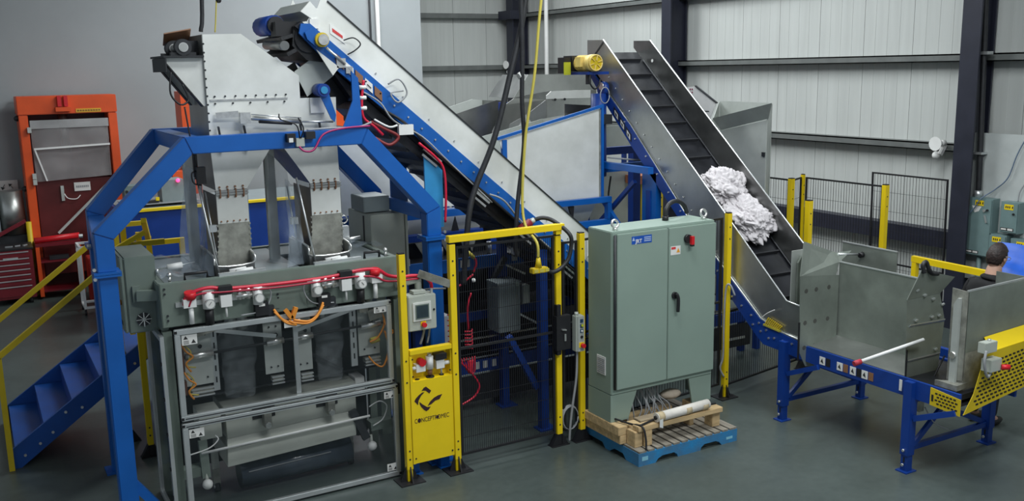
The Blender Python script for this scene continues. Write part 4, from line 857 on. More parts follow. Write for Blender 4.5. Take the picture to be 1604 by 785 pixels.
cc.p('handle_boss', MB().cyl((5.815, CF - .02, 1.50), (5.815, CF - .0005, 1.50), .034, 12), BLACK, d2)
cc.p('handle', MB().tube([(5.815, CF - .035, 1.52), (5.83, CF - .045, 1.47), (5.832, CF - .04, 1.34)], .017, 8), BLACK, d2)
for x0, x1, x2, x3 in ((5.09, 5.36, 5.40, 5.09), (6.10, 6.34, 6.34, 6.05)):
    cc.p('leg', MB().py([(x0, .325), (x1 - .06 if x0 < 5.5 else x1, .325), (x2 if x0 < 5.5 else x1, .598), (x3 if x0 > 5.5 else x0, .598)], CF + .04, CF + .06), GREEN)
    xs = 5.09 if x0 < 5.5 else 6.325
    cc.p('leg_side', MB().box(xs, xs + .015, CF + .06, 7.52, .325, .598), GREEN)
v = cc.p('vent', MB().box(5.082, 5.089, 7.22, 7.36, .78, .96), PAPER)
for j in range(8): cc.p('vent_slat', MB().box(5.079, 5.082, 7.23, 7.35, .795 + .019 * j, .805 + .019 * j), CABLE, v)
for x, y in ((5.18, 7.20), (6.27, 7.22)):
    e = cc.p('eye_stem', MB().cyl((x, y, 2.19), (x, y, 2.215), .025, 10), ZINC)
    cc.p('eye_ring', MB().tube([(x + .036 * math.cos(a), y + .01 * math.sin(a), 2.25 + .036 * math.sin(a)) for a in [i * math.pi / 8 for i in range(17)]], .012, 6, sub=1), ZINC, e)
cc.p('gland', MB().cyl((5.92, 7.38, 2.19), (5.92, 7.38, 2.235), .032, 12), BLACK)
cc.p('conduit', MB().tube([(5.92, 7.38, 2.235), (5.93, 7.38, 2.30), (6.0, 7.40, 2.355), (6.12, 7.44, 2.36), (6.24, 7.48, 2.30), (6.29, 7.50, 2.22)], .022, 10), RUB)
# pallet: runners, boards, legs
pa = T('blue_pallet', 'blue painted wooden pallet carrying the control cabinet', 'pallet', (5.75, 7.27, 0))
PX0, PX1, PY0, PY1 = 5.14, 6.36, 6.76, 7.76
nb = 12; bw = (PX1 - PX0) / nb
for i in range(nb):
    x0 = PX0 + i * bw; gap = .012 if i in (0, nb - 1) else .026
    pa.p('deck_board', MB().box(x0 + gap / 2, x0 + bw - gap / 2, PY0 + .002, PY1, .128, .146), WOODG)
for y0 in (PY0, 7.23, PY1 - .04):
    pr_ = [(PX0, 0), (PX0 + .20, 0), (PX0 + .23, .035), (PX0 + .28, .055), (PX0 + .42, .055), (PX0 + .46, .03), (PX0 + .47, 0), (PX1 - .47, 0), (PX1 - .46, .03), (PX1 - .42, .055), (PX1 - .28, .055), (PX1 - .23, .035), (PX1 - .20, 0), (PX1, 0), (PX1, .127), (PX0, .127)]
    pa.p('runner', MB().py(pr_, y0, y0 + .04), PALB)
for x0 in (PX0, PX1 - .03):
    pa.p('end_block', MB().px([(PY0 + .041, .0), (PY0 + .2, 0), (PY0 + .25, .05), (7.15, .05), (7.229, 0), (7.229, .127), (PY0 + .041, .127)], x0, x0 + .03), PALB)
    pa.p('end_block', MB().px([(7.271, 0), (7.3, 0), (7.35, .05), (7.6, .05), (7.68, 0), (7.719, 0), (7.719, .127), (7.271, .127)], x0, x0 + .03), PALB)
pa.p('paint_mark', MB().box(5.18, 5.25, PY0 - .001, PY0, .05, .09), mat('paint_scuff', (0.25, 0.55, 0.68), rough=0.8)); pa.p('paint_mark', MB().box(6.22, 6.30, PY0 - .001, PY0, .04, .065), MATS['paint_scuff'])
def timber(x0, x1, y0, y1, z0, z1, lab, m=WOOD, rot=0): return single('timber', MB().box(x0, x1, y0, y1, z0, z1), m, lab, 'timber', bevel=.004)
timber(5.10, 5.19, 7.00, 7.70, .147, .235, 'pine timber under the cabinet leg at the pallet side, lower of two')
timber(5.08, 5.19, 7.00, 7.58, .236, .323, 'pine timber under the cabinet leg at the pallet side, upper of two')
timber(5.195, 5.34, 7.00, 7.10, .147, .322, 'pine block under the front cabinet leg')
timber(6.10, 6.34, 7.16, 7.30, .147, .322, 'pine block under the other front cabinet leg')
timber(5.17, 5.26, 6.86, 6.99, .147, .30, 'short pine block standing at the pallet corner, nearest the gate')
timber(5.27, 5.36, 6.84, 6.92, .147, .30, 'short pine block beside the corner block under the long batten')
timber(6.14, 6.24, 6.88, 7.0, .147, .30, 'pine block at the far end of the long batten')
timber(5.20, 6.24, 6.84, 6.94, .302, .352, 'long pine batten resting on blocks along the pallet front')
timber(5.36, 6.04, 7.02, 7.14, .30, .325, 'brown board lying flat in front of the cabinet feet', WOODB)
timber(5.42, 5.99, 7.32, 7.40, .20, .27, 'pine batten lying under the cabinet between its feet')
for (x, y) in ((5.40, 7.03), (5.98, 7.03)): timber(x, x + .05, y, y + .1, .147, .299, 'small packing block under the brown board, %s' % ('gate side' if x < 5.6 else 'conveyor side'))
timber(5.42, 5.50, 7.32, 7.40, .147, .199, 'packing block under the rear batten, gate side'); timber(5.90, 5.98, 7.32, 7.40, .147, .199, 'packing block under the rear batten, conveyor side')
pr2 = T('paper_roll', 'white paper-wrapped roll lying on the pine batten at the pallet front', 'roll', (5.75, 6.87, .35))
pr2.p('wrapping', MB().cyl((5.42, 6.86, .40), (6.08, 6.885, .405), .046, 18), mat('wrap_paper', (0.72, 0.68, 0.62), rough=0.85, var=0.05, bump=0.3, bscale=20))
for a in (.0, .55, .9): pr2.p('tape_band', MB().cyl((5.43 + a * .62, 6.8603 + a * .023, .40), (5.50 + a * .62, 6.863 + a * .023, .4005), .0475, 18), mat('kraft_band', (0.56, 0.45, 0.28), rough=0.8))
pr2.p('core_end', MB().cyl((5.405, 6.86, .40), (5.42, 6.86, .40), .02, 10), BLACK)
pr2.p('loose_flap', MB().plate([(5.43, 6.815, .40), (5.47, 6.815, .40), (5.47, 6.815, .30), (5.43, 6.815, .315)], .003), WHITE)
single('strap', MB().tube([(5.12, 7.2, .36), (5.20, 6.98, .345), (5.24, 6.84, .352), (5.245, 6.79, .25), (5.23, 6.765, .148)], .010, 6), BLACK, 'black strap pulled over the corner timber of the pallet', 'strap')
single('strap', MB().tube([(5.22, 6.85, .365), (5.6, 6.93, .372), (6.0, 6.95, .372), (6.24, 6.95, .355)], .010, 6), BLACK, 'black strap lying along the batten behind the paper roll', 'strap')
single('strap', MB().tube([(5.05, 7.68, .34), (5.02, 7.62, .26), (5.05, 7.58, .16)], .010, 6), BLACK, 'black strap at the rear pallet corner beside the fence post', 'strap')
wires = MB(); random.seed(4)
for i in range(14):
    x = 5.44 + i * .03 + random.uniform(-.02, .02); wires.tube([(x, 7.36 + random.uniform(-.05, .05), .60), (x + random.uniform(-.08, .08), 7.28, .45), (x + random.uniform(-.1, .1), 7.22, .34), (x + random.uniform(-.12, .12), 7.2, .20)], .007, 5)
cc.p('hanging_wires', wires, CABLE, kind='stuff')
single('cable_bag', MB().sphere((5.93, 7.28, .42), .09, 10, 8, (1.4, .9, .55)), mat('tan_bag', (0.45, 0.38, 0.30), rough=0.8, bump=0.6, bscale=18), 'crumpled beige bag among the wires under the cabinet', 'bag')

# ================================================================== INCLINE CONVEYOR
ic = T('incline_conveyor', 'steep stainless sided incline conveyor with black cleated belt and blue frame', 'conveyor', (7.6, 7.8, 0))
def zb(y): return 1.451 + .8415 * (y - 7.666)
NX, FX = 7.20, 7.95
near = [(10.63, 4.04), (10.27, 4.03), (6.98, 1.27), (6.75, 1.25), (6.73, .90), (7.02, .93), (7.32, 1.02), (7.73, 1.33), (8.47, 1.90), (9.66, 2.98), (10.25, 3.47), (10.63, 3.80)]
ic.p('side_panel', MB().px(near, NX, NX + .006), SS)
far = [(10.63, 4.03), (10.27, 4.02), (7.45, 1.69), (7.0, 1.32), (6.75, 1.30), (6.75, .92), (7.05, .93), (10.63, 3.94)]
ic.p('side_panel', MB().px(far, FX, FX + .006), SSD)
for x, e in ((NX + .003, ((10.27, 4.035), (6.98, 1.275), (6.75, 1.255))), (FX + .003, ((10.27, 4.025), (7.45, 1.695), (7.0, 1.325)))):
    ic.p('panel_lip', MB().tube([(x, y, z) for y, z in e], .010, 6, sub=1), ALU)
ic.p('panel_flange', MB().tube([(NX - .012, y, z) for y, z in ((10.25, 3.45), (9.66, 2.97), (8.47, 1.88), (7.73, 1.32), (7.32, 1.01), (7.02, .93), (6.73, .905))], .014, 6, sub=1), SS)
rail = [(10.62, 3.72), (10.25, 3.45), (9.66, 2.98), (8.47, 1.89), (7.73, 1.32), (7.32, 1.01), (7.02, .93), (6.66, .87), (4.92, .87), (4.92, .70), (6.45, .70), (7.02, .735), (7.26, .745), (7.36, .81), (7.56, .97), (7.80, 1.17), (9.58, 2.68), (10.17, 3.22), (10.55, 3.60)]
for x in (NX - .03, FX + .007): ic.p('rail', MB().px(rail, x, x + .028), BLUE2)
ic.p('belt', MB().px([(10.55, zb(10.55)), (7.05, .925), (6.7, .86), (4.95, .85), (4.95, .80), (6.7, .81), (7.07, .87), (10.55, zb(10.55) - .05)], NX + .008, FX - .002), BELT)
ic.p('belt_return', MB().px([(10.5, zb(10.5) - .20), (7.4, .86), (4.95, .76), (4.95, .74), (7.42, .80), (10.5, zb(10.5) - .26)], NX + .02, FX - .02), BELT)
i = 0
y = 10.42
while y > 7.15:
    ic.p('cleat', MB().prism([(NX + .03, y - .012, zb(y - .012)), (FX - .05, y - .012, zb(y - .012)), (FX - .05, y - .03, zb(y - .012) + .03), (NX + .03, y - .03, zb(y - .012) + .03)], (0, .008, .008)), mat('cleat_edge', (0.035, 0.036, 0.04), rough=0.35))
    y -= .236
ic.p('belt_guide', MB().tube([(FX - .012, y_, zb(y_) + .02) for y_ in (10.4, 9.5, 8.5, 7.5, 7.1)], .012, 6, sub=1), DARK)
for y_ in (7.28, 7.42, 7.48): ic.p('reflector', MB().bar((FX - .004, y_, zb(y_) + .055), (FX - .004, y_ + .06, zb(y_ + .06) + .055), .004, .02), WHITE)
ic.p('head_pulley', MB().cyl((NX + .01, 10.50, 3.70), (FX - .01, 10.50, 3.70), .10, 16), RUB)
ic.p('panel_hole', MB().cyl((FX - .003, 10.22, 3.76), (FX - .0005, 10.22, 3.76), .022, 10), WHITE)
ic.p('seam_rod', MB().bar((NX - .004, 10.27, 4.0), (NX - .004, 10.47, 3.84), .006, .02), DARK)
# bolts along the rail
for y_ in [6.85, 6.98, 7.1, 7.22, 7.33, 7.45, 7.6, 7.75]: bolts_x(ic, ic.o, [(y_, (.85 if y_ < 7.1 else .85 + (y_ - 7.1) * .50))], NX - .03, .012)
for y_ in [7.18, 7.3, 7.42]: bolts_x(ic, ic.o, [(y_, .80 + (y_ - 7.1) * .4)], NX - .03, .012)
for j in range(9): bolts_x(ic, ic.o, [(8.0 + j * .22, 1.42 + j * .22 * .905)], NX - .03, .011)
for j in range(16): ic.p('flange_bolt', MB().cyl((NX - .012, 7.9 + j * .15, 1.49 + j * .138), (NX - .004, 7.9 + j * .15, 1.49 + j * .138), .012, 6), ZINC)
# bearing windows and drive
for j, (y_, z_) in enumerate(((9.93, 3.10), (9.80, 2.98), (9.67, 2.86))):
    wdw = ic.p('bearing_window', MB().px([(y_ + .06, z_ + .10), (y_ - .05, z_ + .0), (y_ - .05, z_ - .09), (y_ + .06, z_ + .01)], NX - .036, NX - .031), BLACK)
    ic.p('pictogram', MB().px([(y_ + .035, z_ + .055), (y_ - .03, z_ - .005), (y_ - .03, z_ - .065), (y_ + .035, z_ - .005)], NX - .039, NX - .0365), PAPER, wdw)
    ic.p('pictogram_mark', MB().px([(y_ + .018, z_ + .025), (y_ - .012, z_ - .002), (y_ - .012, z_ - .035), (y_ + .018, z_ - .008)], NX - .041, NX - .0395), INK, wdw)
mo = ic.p('gearmotor', MB().cyl((6.93, 10.42, 3.74), (6.93, 10.16, 3.745), .095, 18), GOLD)
ic.p('motor_bell', MB().cyl((6.93, 10.16, 3.745), (6.93, 10.06, 3.745), .105, 20), GOLD, mo)
ic.p('fan_cover', MB().cyl((6.93, 10.06, 3.745), (6.93, 10.045, 3.745), .098, 20), YEL2, mo)
for a in range(6):
    an = a * math.pi / 3 + .3; ic.p('fan_spoke', MB().bar((6.93 + .03 * math.cos(an), 10.04, 3.745 + .03 * math.sin(an)), (6.93 + .09 * math.cos(an), 10.04, 3.745 + .09 * math.sin(an)), .018, .008), GOLD, mo)
ic.p('fan_rim', MB().tube([(6.93 + .095 * math.cos(a), 10.042, 3.745 + .095 * math.sin(a)) for a in [k_ * math.pi / 10 for k_ in range(21)]], .010, 6, sub=1), GOLD, mo)
for d in range(5): ic.p('cooling_fin', MB().cyl((6.93, 10.22 + d * .04, 3.742), (6.93, 10.235 + d * .04, 3.742), .102, 16), GOLD, mo)
ic.p('terminal_box', MB().box(6.80, 6.86, 10.2, 10.32, 3.70, 3.82), GOLD, mo)
ic.p('gearbox', MB().box(6.82, 7.15, 10.42, 10.62, 3.64, 3.84), BLACK); ic.p('motor_tag', MB().box(6.70, 6.80, 10.42, 10.43, 3.60, 3.76), mat('lime_tag', (0.42, 0.44, 0.02), rough=0.5)); ic.p('gear_flange', MB().box(6.72, 6.82, 10.44, 10.6, 3.62, 3.82), BLACK)
ic.p('motor_mount', MB().box(6.85, 7.17, 10.1, 10.5, 3.60, 3.635), BLUE2); ic.p('mount_stub', MB().box(6.88, 6.93, 10.15, 10.2, 3.48, 3.60), DARK)
ic.p('take_up', MB().cyl((7.10, 10.18, 3.42), (7.17, 10.18, 3.42), .09, 14), BLUE2); ic.p('take_up_hub', MB().cyl((7.085, 10.16, 3.45), (7.10, 10.16, 3.45), .05, 12), ZINC)
ic.p('motor_lead', MB().tube([(6.90, 10.12, 3.64), (6.88, 10.1, 3.5), (6.95, 10.1, 3.42), (7.03, 10.12, 3.47), (7.06, 10.14, 3.54)], .011, 6), BLACK)
ic.p('loop_lead', MB().tube([(7.05 + .07 * math.cos(a), 10.02, 3.34 + .10 * math.sin(a)) for a in [k_ * math.pi / 8 for k_ in range(17)]], .007, 6, sub=1), CABLE)
ic.p('head_leg', MB().cyl((7.08, 10.2, 2.3), (7.08, 10.2, 3.36), .10, 14), BLUE2)
# legs and bracing under the loading section
def leg(x, y_, zt_):
    l = ic.p('leg', MB().box(x - .045, x + .045, y_ - .045, y_ + .045, .16, zt_), BLUE2, bevel=.003)
    ic.p('foot', MB().box(x - .035, x + .035, y_ - .035, y_ + .035, .012, .159), BLUE2, l); ic.p('foot_plate', MB().box(x - .07, x + .07, y_ - .06, y_ + .06, 0, .011), BLUE2, l)
    for z in (.07, .21): ic.p('bolt', MB().cyl((x - .062, y_, z), (x - .046, y_, z), .014, 6), ZINC, l)
    ic.p('slot', MB().box(x - .038, x - .0355, y_ - .008, y_ + .008, .09, .14), BLACK, l)
for y_ in (6.94, 5.40):
    leg(7.16, y_, .86); leg(8.38, y_ + .03, .74)
    ic.p('cross_bar', MB().bar((7.21, y_, .22), (8.33, y_ + .03, .20), .04, .05), BLUE2)
    ic.p('cross_brace', MB().bar((7.21, y_ - .02, .25), (7.80, y_ - .01, .68), .03, .05), BLUE2)
    ic.p('cross_brace', MB().bar((7.34, y_ + .04, .66), (8.33, y_ + .04, .22), .03, .05), BLUE2)
    ic.p('knee_brace', MB().bar((7.16, y_ - .05, .52), (7.16, y_ - .46, .70), .035, .05), BLUE2)
    ic.p('top_bar', MB().box(7.206, 8.334, y_ - .03, y_ + .03, .66, .695), BLUE2)
ic.p('side_beam', MB().box(8.35, 8.41, 5.2, 7.1, .745, .83), BLUE2)
# loading hopper
ic.p('pan', MB().prism([(7.205, 6.66, .872), (7.205, 5.5, .872), (7.62, 5.62, .915), (7.62, 6.68, .915)], (0, 0, -.008)), SS)
ic.p('wing_panel', MB().prism([(7.08, 6.66, .82), (7.05, 6.66, 1.61), (7.60, 6.66, 1.56), (7.60, 6.66, .92), (7.36, 6.66, .62), (7.17, 6.66, .66)], (0, .008, 0)), INFEED)
ic.p('wing_flare', MB().prism([(7.05, 6.66, 1.612), (7.19, 6.76, 1.935), (7.60, 6.76, 1.79), (7.68, 6.76, 1.765), (7.86, 6.74, 1.77), (7.62, 6.68, 1.69), (7.56, 6.66, 1.565)], (0, .008, .001)), INFEED)
ic.p('back_panel', MB().prism([(7.62, 6.68, .90), (7.62, 5.62, .90), (7.62, 5.62, 1.685), (7.62, 6.68, 1.69)], (.008, 0, 0)), INFEED)
ic.p('back_lip', MB().bar((7.624, 6.68, 1.692), (7.624, 5.62, 1.688), .02, .012), ALU)
for z in (1.45, 1.12, .86):
    for x in (7.14, 7.28, 7.46): ic.p('plug_weld', MB().cyl((x, 6.6585, z), (x, 6.6597, z), .024, 12), mat('weld_tint', (0.10, 0.10, 0.09), metal=0.3, rough=0.5))
rw = ic.p('wing_panel', MB().prism([(7.21, 5.5, .76), (7.17, 5.5, 1.59), (7.62, 5.5, 1.59), (7.71, 5.5, 1.33), (7.64, 5.5, .68), (7.44, 5.5, .66)], (0, .008, 0)), INFEED)
ic.p('wing_flare', MB().prism([(7.17, 5.5, 1.592), (7.29, 5.46, 1.86), (7.79, 5.48, 1.73), (7.62, 5.5, 1.592)], (0, .008, 0)), INFEED)
ic.p('wing_rib', MB().prism([(7.21, 5.485, 1.36), (7.70, 5.485, 1.345), (7.70, 5.4995, 1.325), (7.21, 5.4995, 1.34)], (0, 0, -.012)), ALU, rw); ic.p('wing_rib', MB().prism([(7.21, 5.485, 1.03), (7.66, 5.485, 1.03), (7.66, 5.4995, 1.01), (7.21, 5.4995, 1.01)], (0, 0, -.012)), ALU, rw)
for (x, z) in ((7.29, 1.66), (7.40, 1.60), (7.52, 1.55), (7.66, 1.48), (7.30, 1.38), (7.52, 1.38), (7.62, 1.38), (7.60, 1.06)):
    ic.p('stud', MB().bar((x - .02, 5.49, z), (x + .015, 5.49, z + .01), .016, .014), ALU, rw)
ic.p('wing_edge_strip', MB().box(7.195, 7.205, 5.488, 5.5, .76, 1.12), BLACK, rw); ic.p('wing_edge_strip', MB().box(7.045, 7.06, 6.645, 6.6585, .74, 1.14), BLACK)
ic.p('clamp_block', MB().box(7.34, 7.40, 5.43, 5.49, .52, .84), GALV); ic.p('clamp_hook', MB().tube([(7.31, 5.45, 1.83), (7.30, 5.46, 1.90), (7.34, 5.46, 1.925), (7.37, 5.45, 1.86), (7.42, 5.45, 1.815), (7.50, 5.45, 1.80)], .020, 8), BLACK)
ic.p('hose_loop', MB().tube([(7.66, 5.44, 1.0), (7.55, 5.40, .95), (7.46, 5.40, .82), (7.42, 5.41, .68)], .009, 6), BLACK)
ic.p('sensor_lead', MB().tube([(7.40, 5.42, .56), (7.46, 5.36, .42), (7.6, 5.3, .34)], .006, 6), CABLE)
ic.p('end_plate', MB().box(7.205, 7.43, 6.93, 6.938, .95, 1.81), PALE2); ic.p('end_plate_fold', MB().prism([(7.27, 6.90, .95), (7.27, 6.90, 1.68), (7.31, 6.90, 1.74), (7.40, 6.90, 1.74), (7.40, 6.90, .95)], (0, .025, 0)), INFEED); ic.p('rod_clamp', MB().cyl((7.39, 6.86, 1.68), (7.45, 6.86, 1.70), .022, 8), BLACK)
fp = ic.p('far_screen', MB().box(FX + .036, FX + .044, 6.28, 6.97, .87, 1.81), INFEED); ic.p('far_screen_lip', MB().bar((FX + .04, 6.28, 1.815), (FX + .04, 6.97, 1.82), .018, .012), ALU, fp); ic.p('brace_rod', MB().cyl((7.66, 6.74, 1.755), (7.985, 6.72, 1.72), .012, 8), ALU); ic.p('rod_clamp', MB().cyl((7.94, 6.70, 1.715), (7.984, 6.70, 1.725), .03, 8), BLACK)
for j, y_ in enumerate((6.44, 6.22, 6.06, 5.92)):
    ic.p('rail_window', MB().box(NX - .034, NX - .0305, y_ - .10, y_ - .045, .735, .815), COPPER if j % 2 else BLACK)
    ic.p('pictogram', MB().box(NX - .034, NX - .0305, y_ - .035, y_ + .035, .735, .815), PAPER); ic.p('pictogram_mark', MB().px([(y_ - .015, .75), (y_ + .02, .765), (y_, .80)], NX - .036, NX - .0345), INK)
ic.p('rail_tag', MB().box(NX - .034, NX - .0305, 5.50, 5.53, .735, .84), PAPER)
# tail hopper and perforated guard
ic.p('tail_panel', MB().box(7.32, 8.40, 5.0, 5.008, 1.20, 1.745), INFEED); ic.p('tail_panel_lip', MB().bar((7.30, 5.004, 1.75), (8.40, 5.004, 1.77), .014, .016), ALU)
ic.p('tail_post', MB().prism([(7.30, 5.0, .95), (7.30, 5.15, .92), (7.30, 5.15, 1.755), (7.30, 5.0, 1.745)], (.008, 0, 0)), GALV); ic.p('tail_stiffener', MB().prism([(7.27, 5.05, .90), (7.27, 5.11, .90), (7.27, 5.11, 1.62), (7.27, 5.075, 1.68), (7.27, 5.05, 1.68)], (.029, 0, 0)), PALE2)
ic.p('tail_post_low', MB().box(7.32, 7.60, 5.0, 5.008, .86, 1.198), GALV); ic.p('tail_far_panel', MB().box(8.36, 8.37, 4.4, 5.45, .9, 1.72), INFEED); ic.p('belt_scraper', MB().prism([(7.21, 5.2, .874), (7.40, 5.0, .874), (7.21, 4.98, .874)], (0, 0, .05)), GALV)
ic.p('pivot_bolt', MB().cyl((7.25, 5.08, 1.17), (7.30, 5.08, 1.17), .03, 10), ZINC)
pgd = ic.p('perforated_guard', MB().prism([(7.46, 4.88, 1.205), (7.40, 4.88, 1.13), (7.30, 4.88, .86), (7.18, 4.88, .695), (8.45, 4.88, .85), (8.45, 4.88, 1.25)], (0, .006, 0)), YEL2, label='yellow perforated guard plate'); ic.p('guard_top', MB().prism([(7.50, 4.88, 1.207), (8.45, 4.88, 1.252), (8.45, 4.995, 1.34), (7.56, 4.995, 1.30)], (0, 0, .006)), YEL)
ic.p('guard_end', MB().prism([(NX - .04, 5.20, .70), (NX - .04, 4.90, .68), (NX - .04, 4.90, .83), (NX - .04, 5.20, .86)], (.006, 0, 0)), YEL2)
k = MB()
for r in range(11):
    for c in range(22):
        x = 7.30 + c * .056 + (r % 2) * .028; z = .745 + r * .037 + (x - 7.18) * .10
        lim = 7.30 + max(0, (z - .80)) * .42
        if x > lim and x < 8.42 and z < 1.14 + (x - 7.4) * .05: k.box(x - .018, x + .018, 4.8775, 4.8799, z - .008, z + .008)
ic.p('perforation', k, BLACK, kind='stuff')
k = MB()
for r in range(4):
    for c in range(6):
        y_ = 4.94 + c * .036 + (r % 2) * .018; k.box(NX - .0422, NX - .0402, y_ - .012, y_ + .012, .715 + r * .03 + (y_ - 4.9) * .03, .729 + r * .03 + (y_ - 4.9) * .03)
ic.p('perforation', k, BLACK, kind='stuff'); ic.p('guard_slot', MB().box(NX - .043, NX - .0402, 5.165, 5.185, .74, .80), BLACK)
jb = ic.p('junction_box', MB().box(7.30, 7.46, 4.80, 4.876, 1.24, 1.335), GREY, bevel=.004); ic.p('box_stud', MB().cyl((7.40, 4.84, 1.336), (7.40, 4.84, 1.352), .014, 8), ZINC, jb)
sb_ = ic.p('switch_box', MB().box(7.36, 7.51, 4.78, 4.874, 1.07, 1.18), GREY, bevel=.004); ic.p('stop_button', MB().cyl((7.50, 4.78, 1.10), (7.56, 4.74, 1.10), .024, 12), REDB, sb_, label='red stop button')
ic.p('flex_conduit', MB().tube([(7.31, 4.80, 1.27), (7.28, 4.79, 1.18), (7.31, 4.79, 1.08), (7.36, 4.80, 1.03), (7.40, 4.8, 1.08)], .012, 8), CABLE)
# brush and stray bits at the bend
br = T('brush_head', 'yellow bristle brush lying in the bend of the incline conveyor side', 'brush', (7.17, 7.15, .95))
for j in range(9): br.p('bristle', MB().bar((7.165, 7.24 - j * .024, .965 - j * .002), (7.178, 7.20 - j * .024, 1.05 - j * .006), .018, .010), YEL2)
br.p('brush_back', MB().bar((7.172, 7.26, .965), (7.172, 7.02, .945), .03, .02), mat('brush_back', (0.4, 0.36, 0.05), rough=0.6))
single('wire_tie', MB().tube([(7.16, 7.30, 1.02), (7.15, 7.2, 1.10), (7.16, 7.1, 1.16)], .005, 5), WHITE, 'white tie sticking up beside the yellow brush at the conveyor bend', 'tie')
single('safety_wand', MB().cyl((6.66, 5.55, 1.092), (7.32, 5.42, 1.22), .015, 10), WHITE, 'white pole leaning from the loading pan to the wing plate', 'pole')
single('wand_grip', MB().cyl((6.59, 5.564, 1.078), (6.66, 5.55, 1.092), .024, 12), mat('red_grip', (0.45, 0.03, 0.05), rough=0.6), 'red rubber grip at the low end of the white pole', 'grip')
single('pink_cable', MB().tube([(7.14, 7.68, 1.20), (7.10, 7.72, 1.32), (7.08, 7.76, 1.26), (7.08, 7.78, .9), (7.08, 7.78, .5), (7.06, 7.80, .35), (7.10, 7.78, .25)], .011, 8), CABLE, 'grey cable running down the fence post at the conveyor bend', 'cable')

# linens on the belt
def crumple(c, r, sc, seed, sub=6):
    bm2 = bmesh.new(); bmesh.ops.create_icosphere(bm2, subdivisions=sub, radius=1)
    k = MB(); off = Vector((seed * 13.1, seed * 7.7, seed * 3.3)); vs = []
    for v in bm2.verts:
        d = v.co.normalized(); q = d * 1.25 + off
        wv = q + .35 * Vector((noise.noise(q * 2), noise.noise(q * 2 + Vector((9, 0, 0))), noise.noise(q * 2 + Vector((0, 9, 0)))))
        h = 1 + .34 * noise.noise(q * 1.3)
        h += .42 * (min(.45, abs(noise.noise(wv * 1.9 + Vector((0, 0, 5))))) - .2)
        h += .26 * (min(.4, abs(noise.noise(wv * 4.0))) - .18); h += .12 * (abs(noise.noise(wv * 8.0)) - .2)
        p = d * r * h
        p = Vector((p.x * sc[0], p.y * sc[1], p.z * sc[2]))
        a = math.atan(.8415); p = Vector((p.x, p.y * math.cos(a) - p.z * math.sin(a), p.y * math.sin(a) + p.z * math.cos(a)))
        vs.append(Vector(c) + p)
    fs = [tuple(v.index for v in f.verts) for f in bm2.faces]; bm2.free()
    return k.add(vs, fs, True)
single('crumpled_linen', crumple((7.66, 8.47, 2.27), .27, (.95, 1.05, .62), 1), LINEN, 'upper bundle of crumpled white linen riding on the incline belt', 'linen')
single('crumpled_linen', crumple((7.71, 8.10, 1.97), .27, (.95, 1.10, .60), 4), LINEN, 'lower bundle of crumpled white linen riding on the incline belt', 'linen')

# ================================================================== RECEIVING BIN AND CHUTES BEHIND
rb = T('receiving_bin', 'big white-sided receiving bin edged in blue behind the transfer conveyor', 'bin', (6.3, 10.4, 0))
rb.p('front_panel', MB().py([(5.50, 2.86), (6.97, 3.18), (6.97, 2.06), (5.80, 2.06)], 10.0, 10.008), PALE)
rb.p('edge_bar', MB().bar((5.47, 9.985, 2.878), (7.0, 9.985, 3.215), .03, .035), BLUE); rb.p('edge_bar', MB().box(6.965, 7.0, 9.97, 10.0, 1.98, 3.20), BLUE); rb.p('edge_bar', MB().box(5.54, 5.60, 9.98, 10.03, 2.0, 2.86), BLUE)
rb.p('edge_strip', MB().box(6.945, 6.965, 9.99, 9.999, 2.06, 3.17), GALV)
rb.p('side_panel', MB().px([(10.01, 2.06), (10.01, 3.18), (11.4, 3.0), (11.4, 2.06)], 6.97, 6.978), PALE2); rb.p('back_panel', MB().py([(5.5, 2.06), (6.97, 2.06), (6.97, 3.0), (5.5, 2.7)], 11.4, 11.408), PALE2)
rb.p('lower_funnel', MB().prism([(6.10, 10.02, 2.05), (6.95, 10.02, 2.05), (6.80, 10.2, 1.55), (6.25, 10.2, 1.55)], (0, .008, 0)), PALE2)
rb.p('base_rail', MB().box(5.2, 7.06, 9.88, 9.96, 2.0, 2.07), BLUE); rb.p('base_rail', MB().box(5.2, 7.06, 9.88, 9.96, 1.70, 1.78), BLUE); rb.p('base_post', MB().box(7.0, 7.06, 9.88, 9.96, 1.785, 1.995), BLUE)
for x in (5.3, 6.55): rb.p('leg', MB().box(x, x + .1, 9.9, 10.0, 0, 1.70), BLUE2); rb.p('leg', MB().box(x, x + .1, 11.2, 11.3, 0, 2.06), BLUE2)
rb.p('gusset', MB().py([(6.42, 1.99), (6.50, 1.99), (6.48, 1.79)], 9.90, 9.93), BLACK)
rb.p('hinge_pin', MB().cyl((6.55, 9.86, 1.56), (6.70, 9.86, 1.62), .02, 8), ZINC)
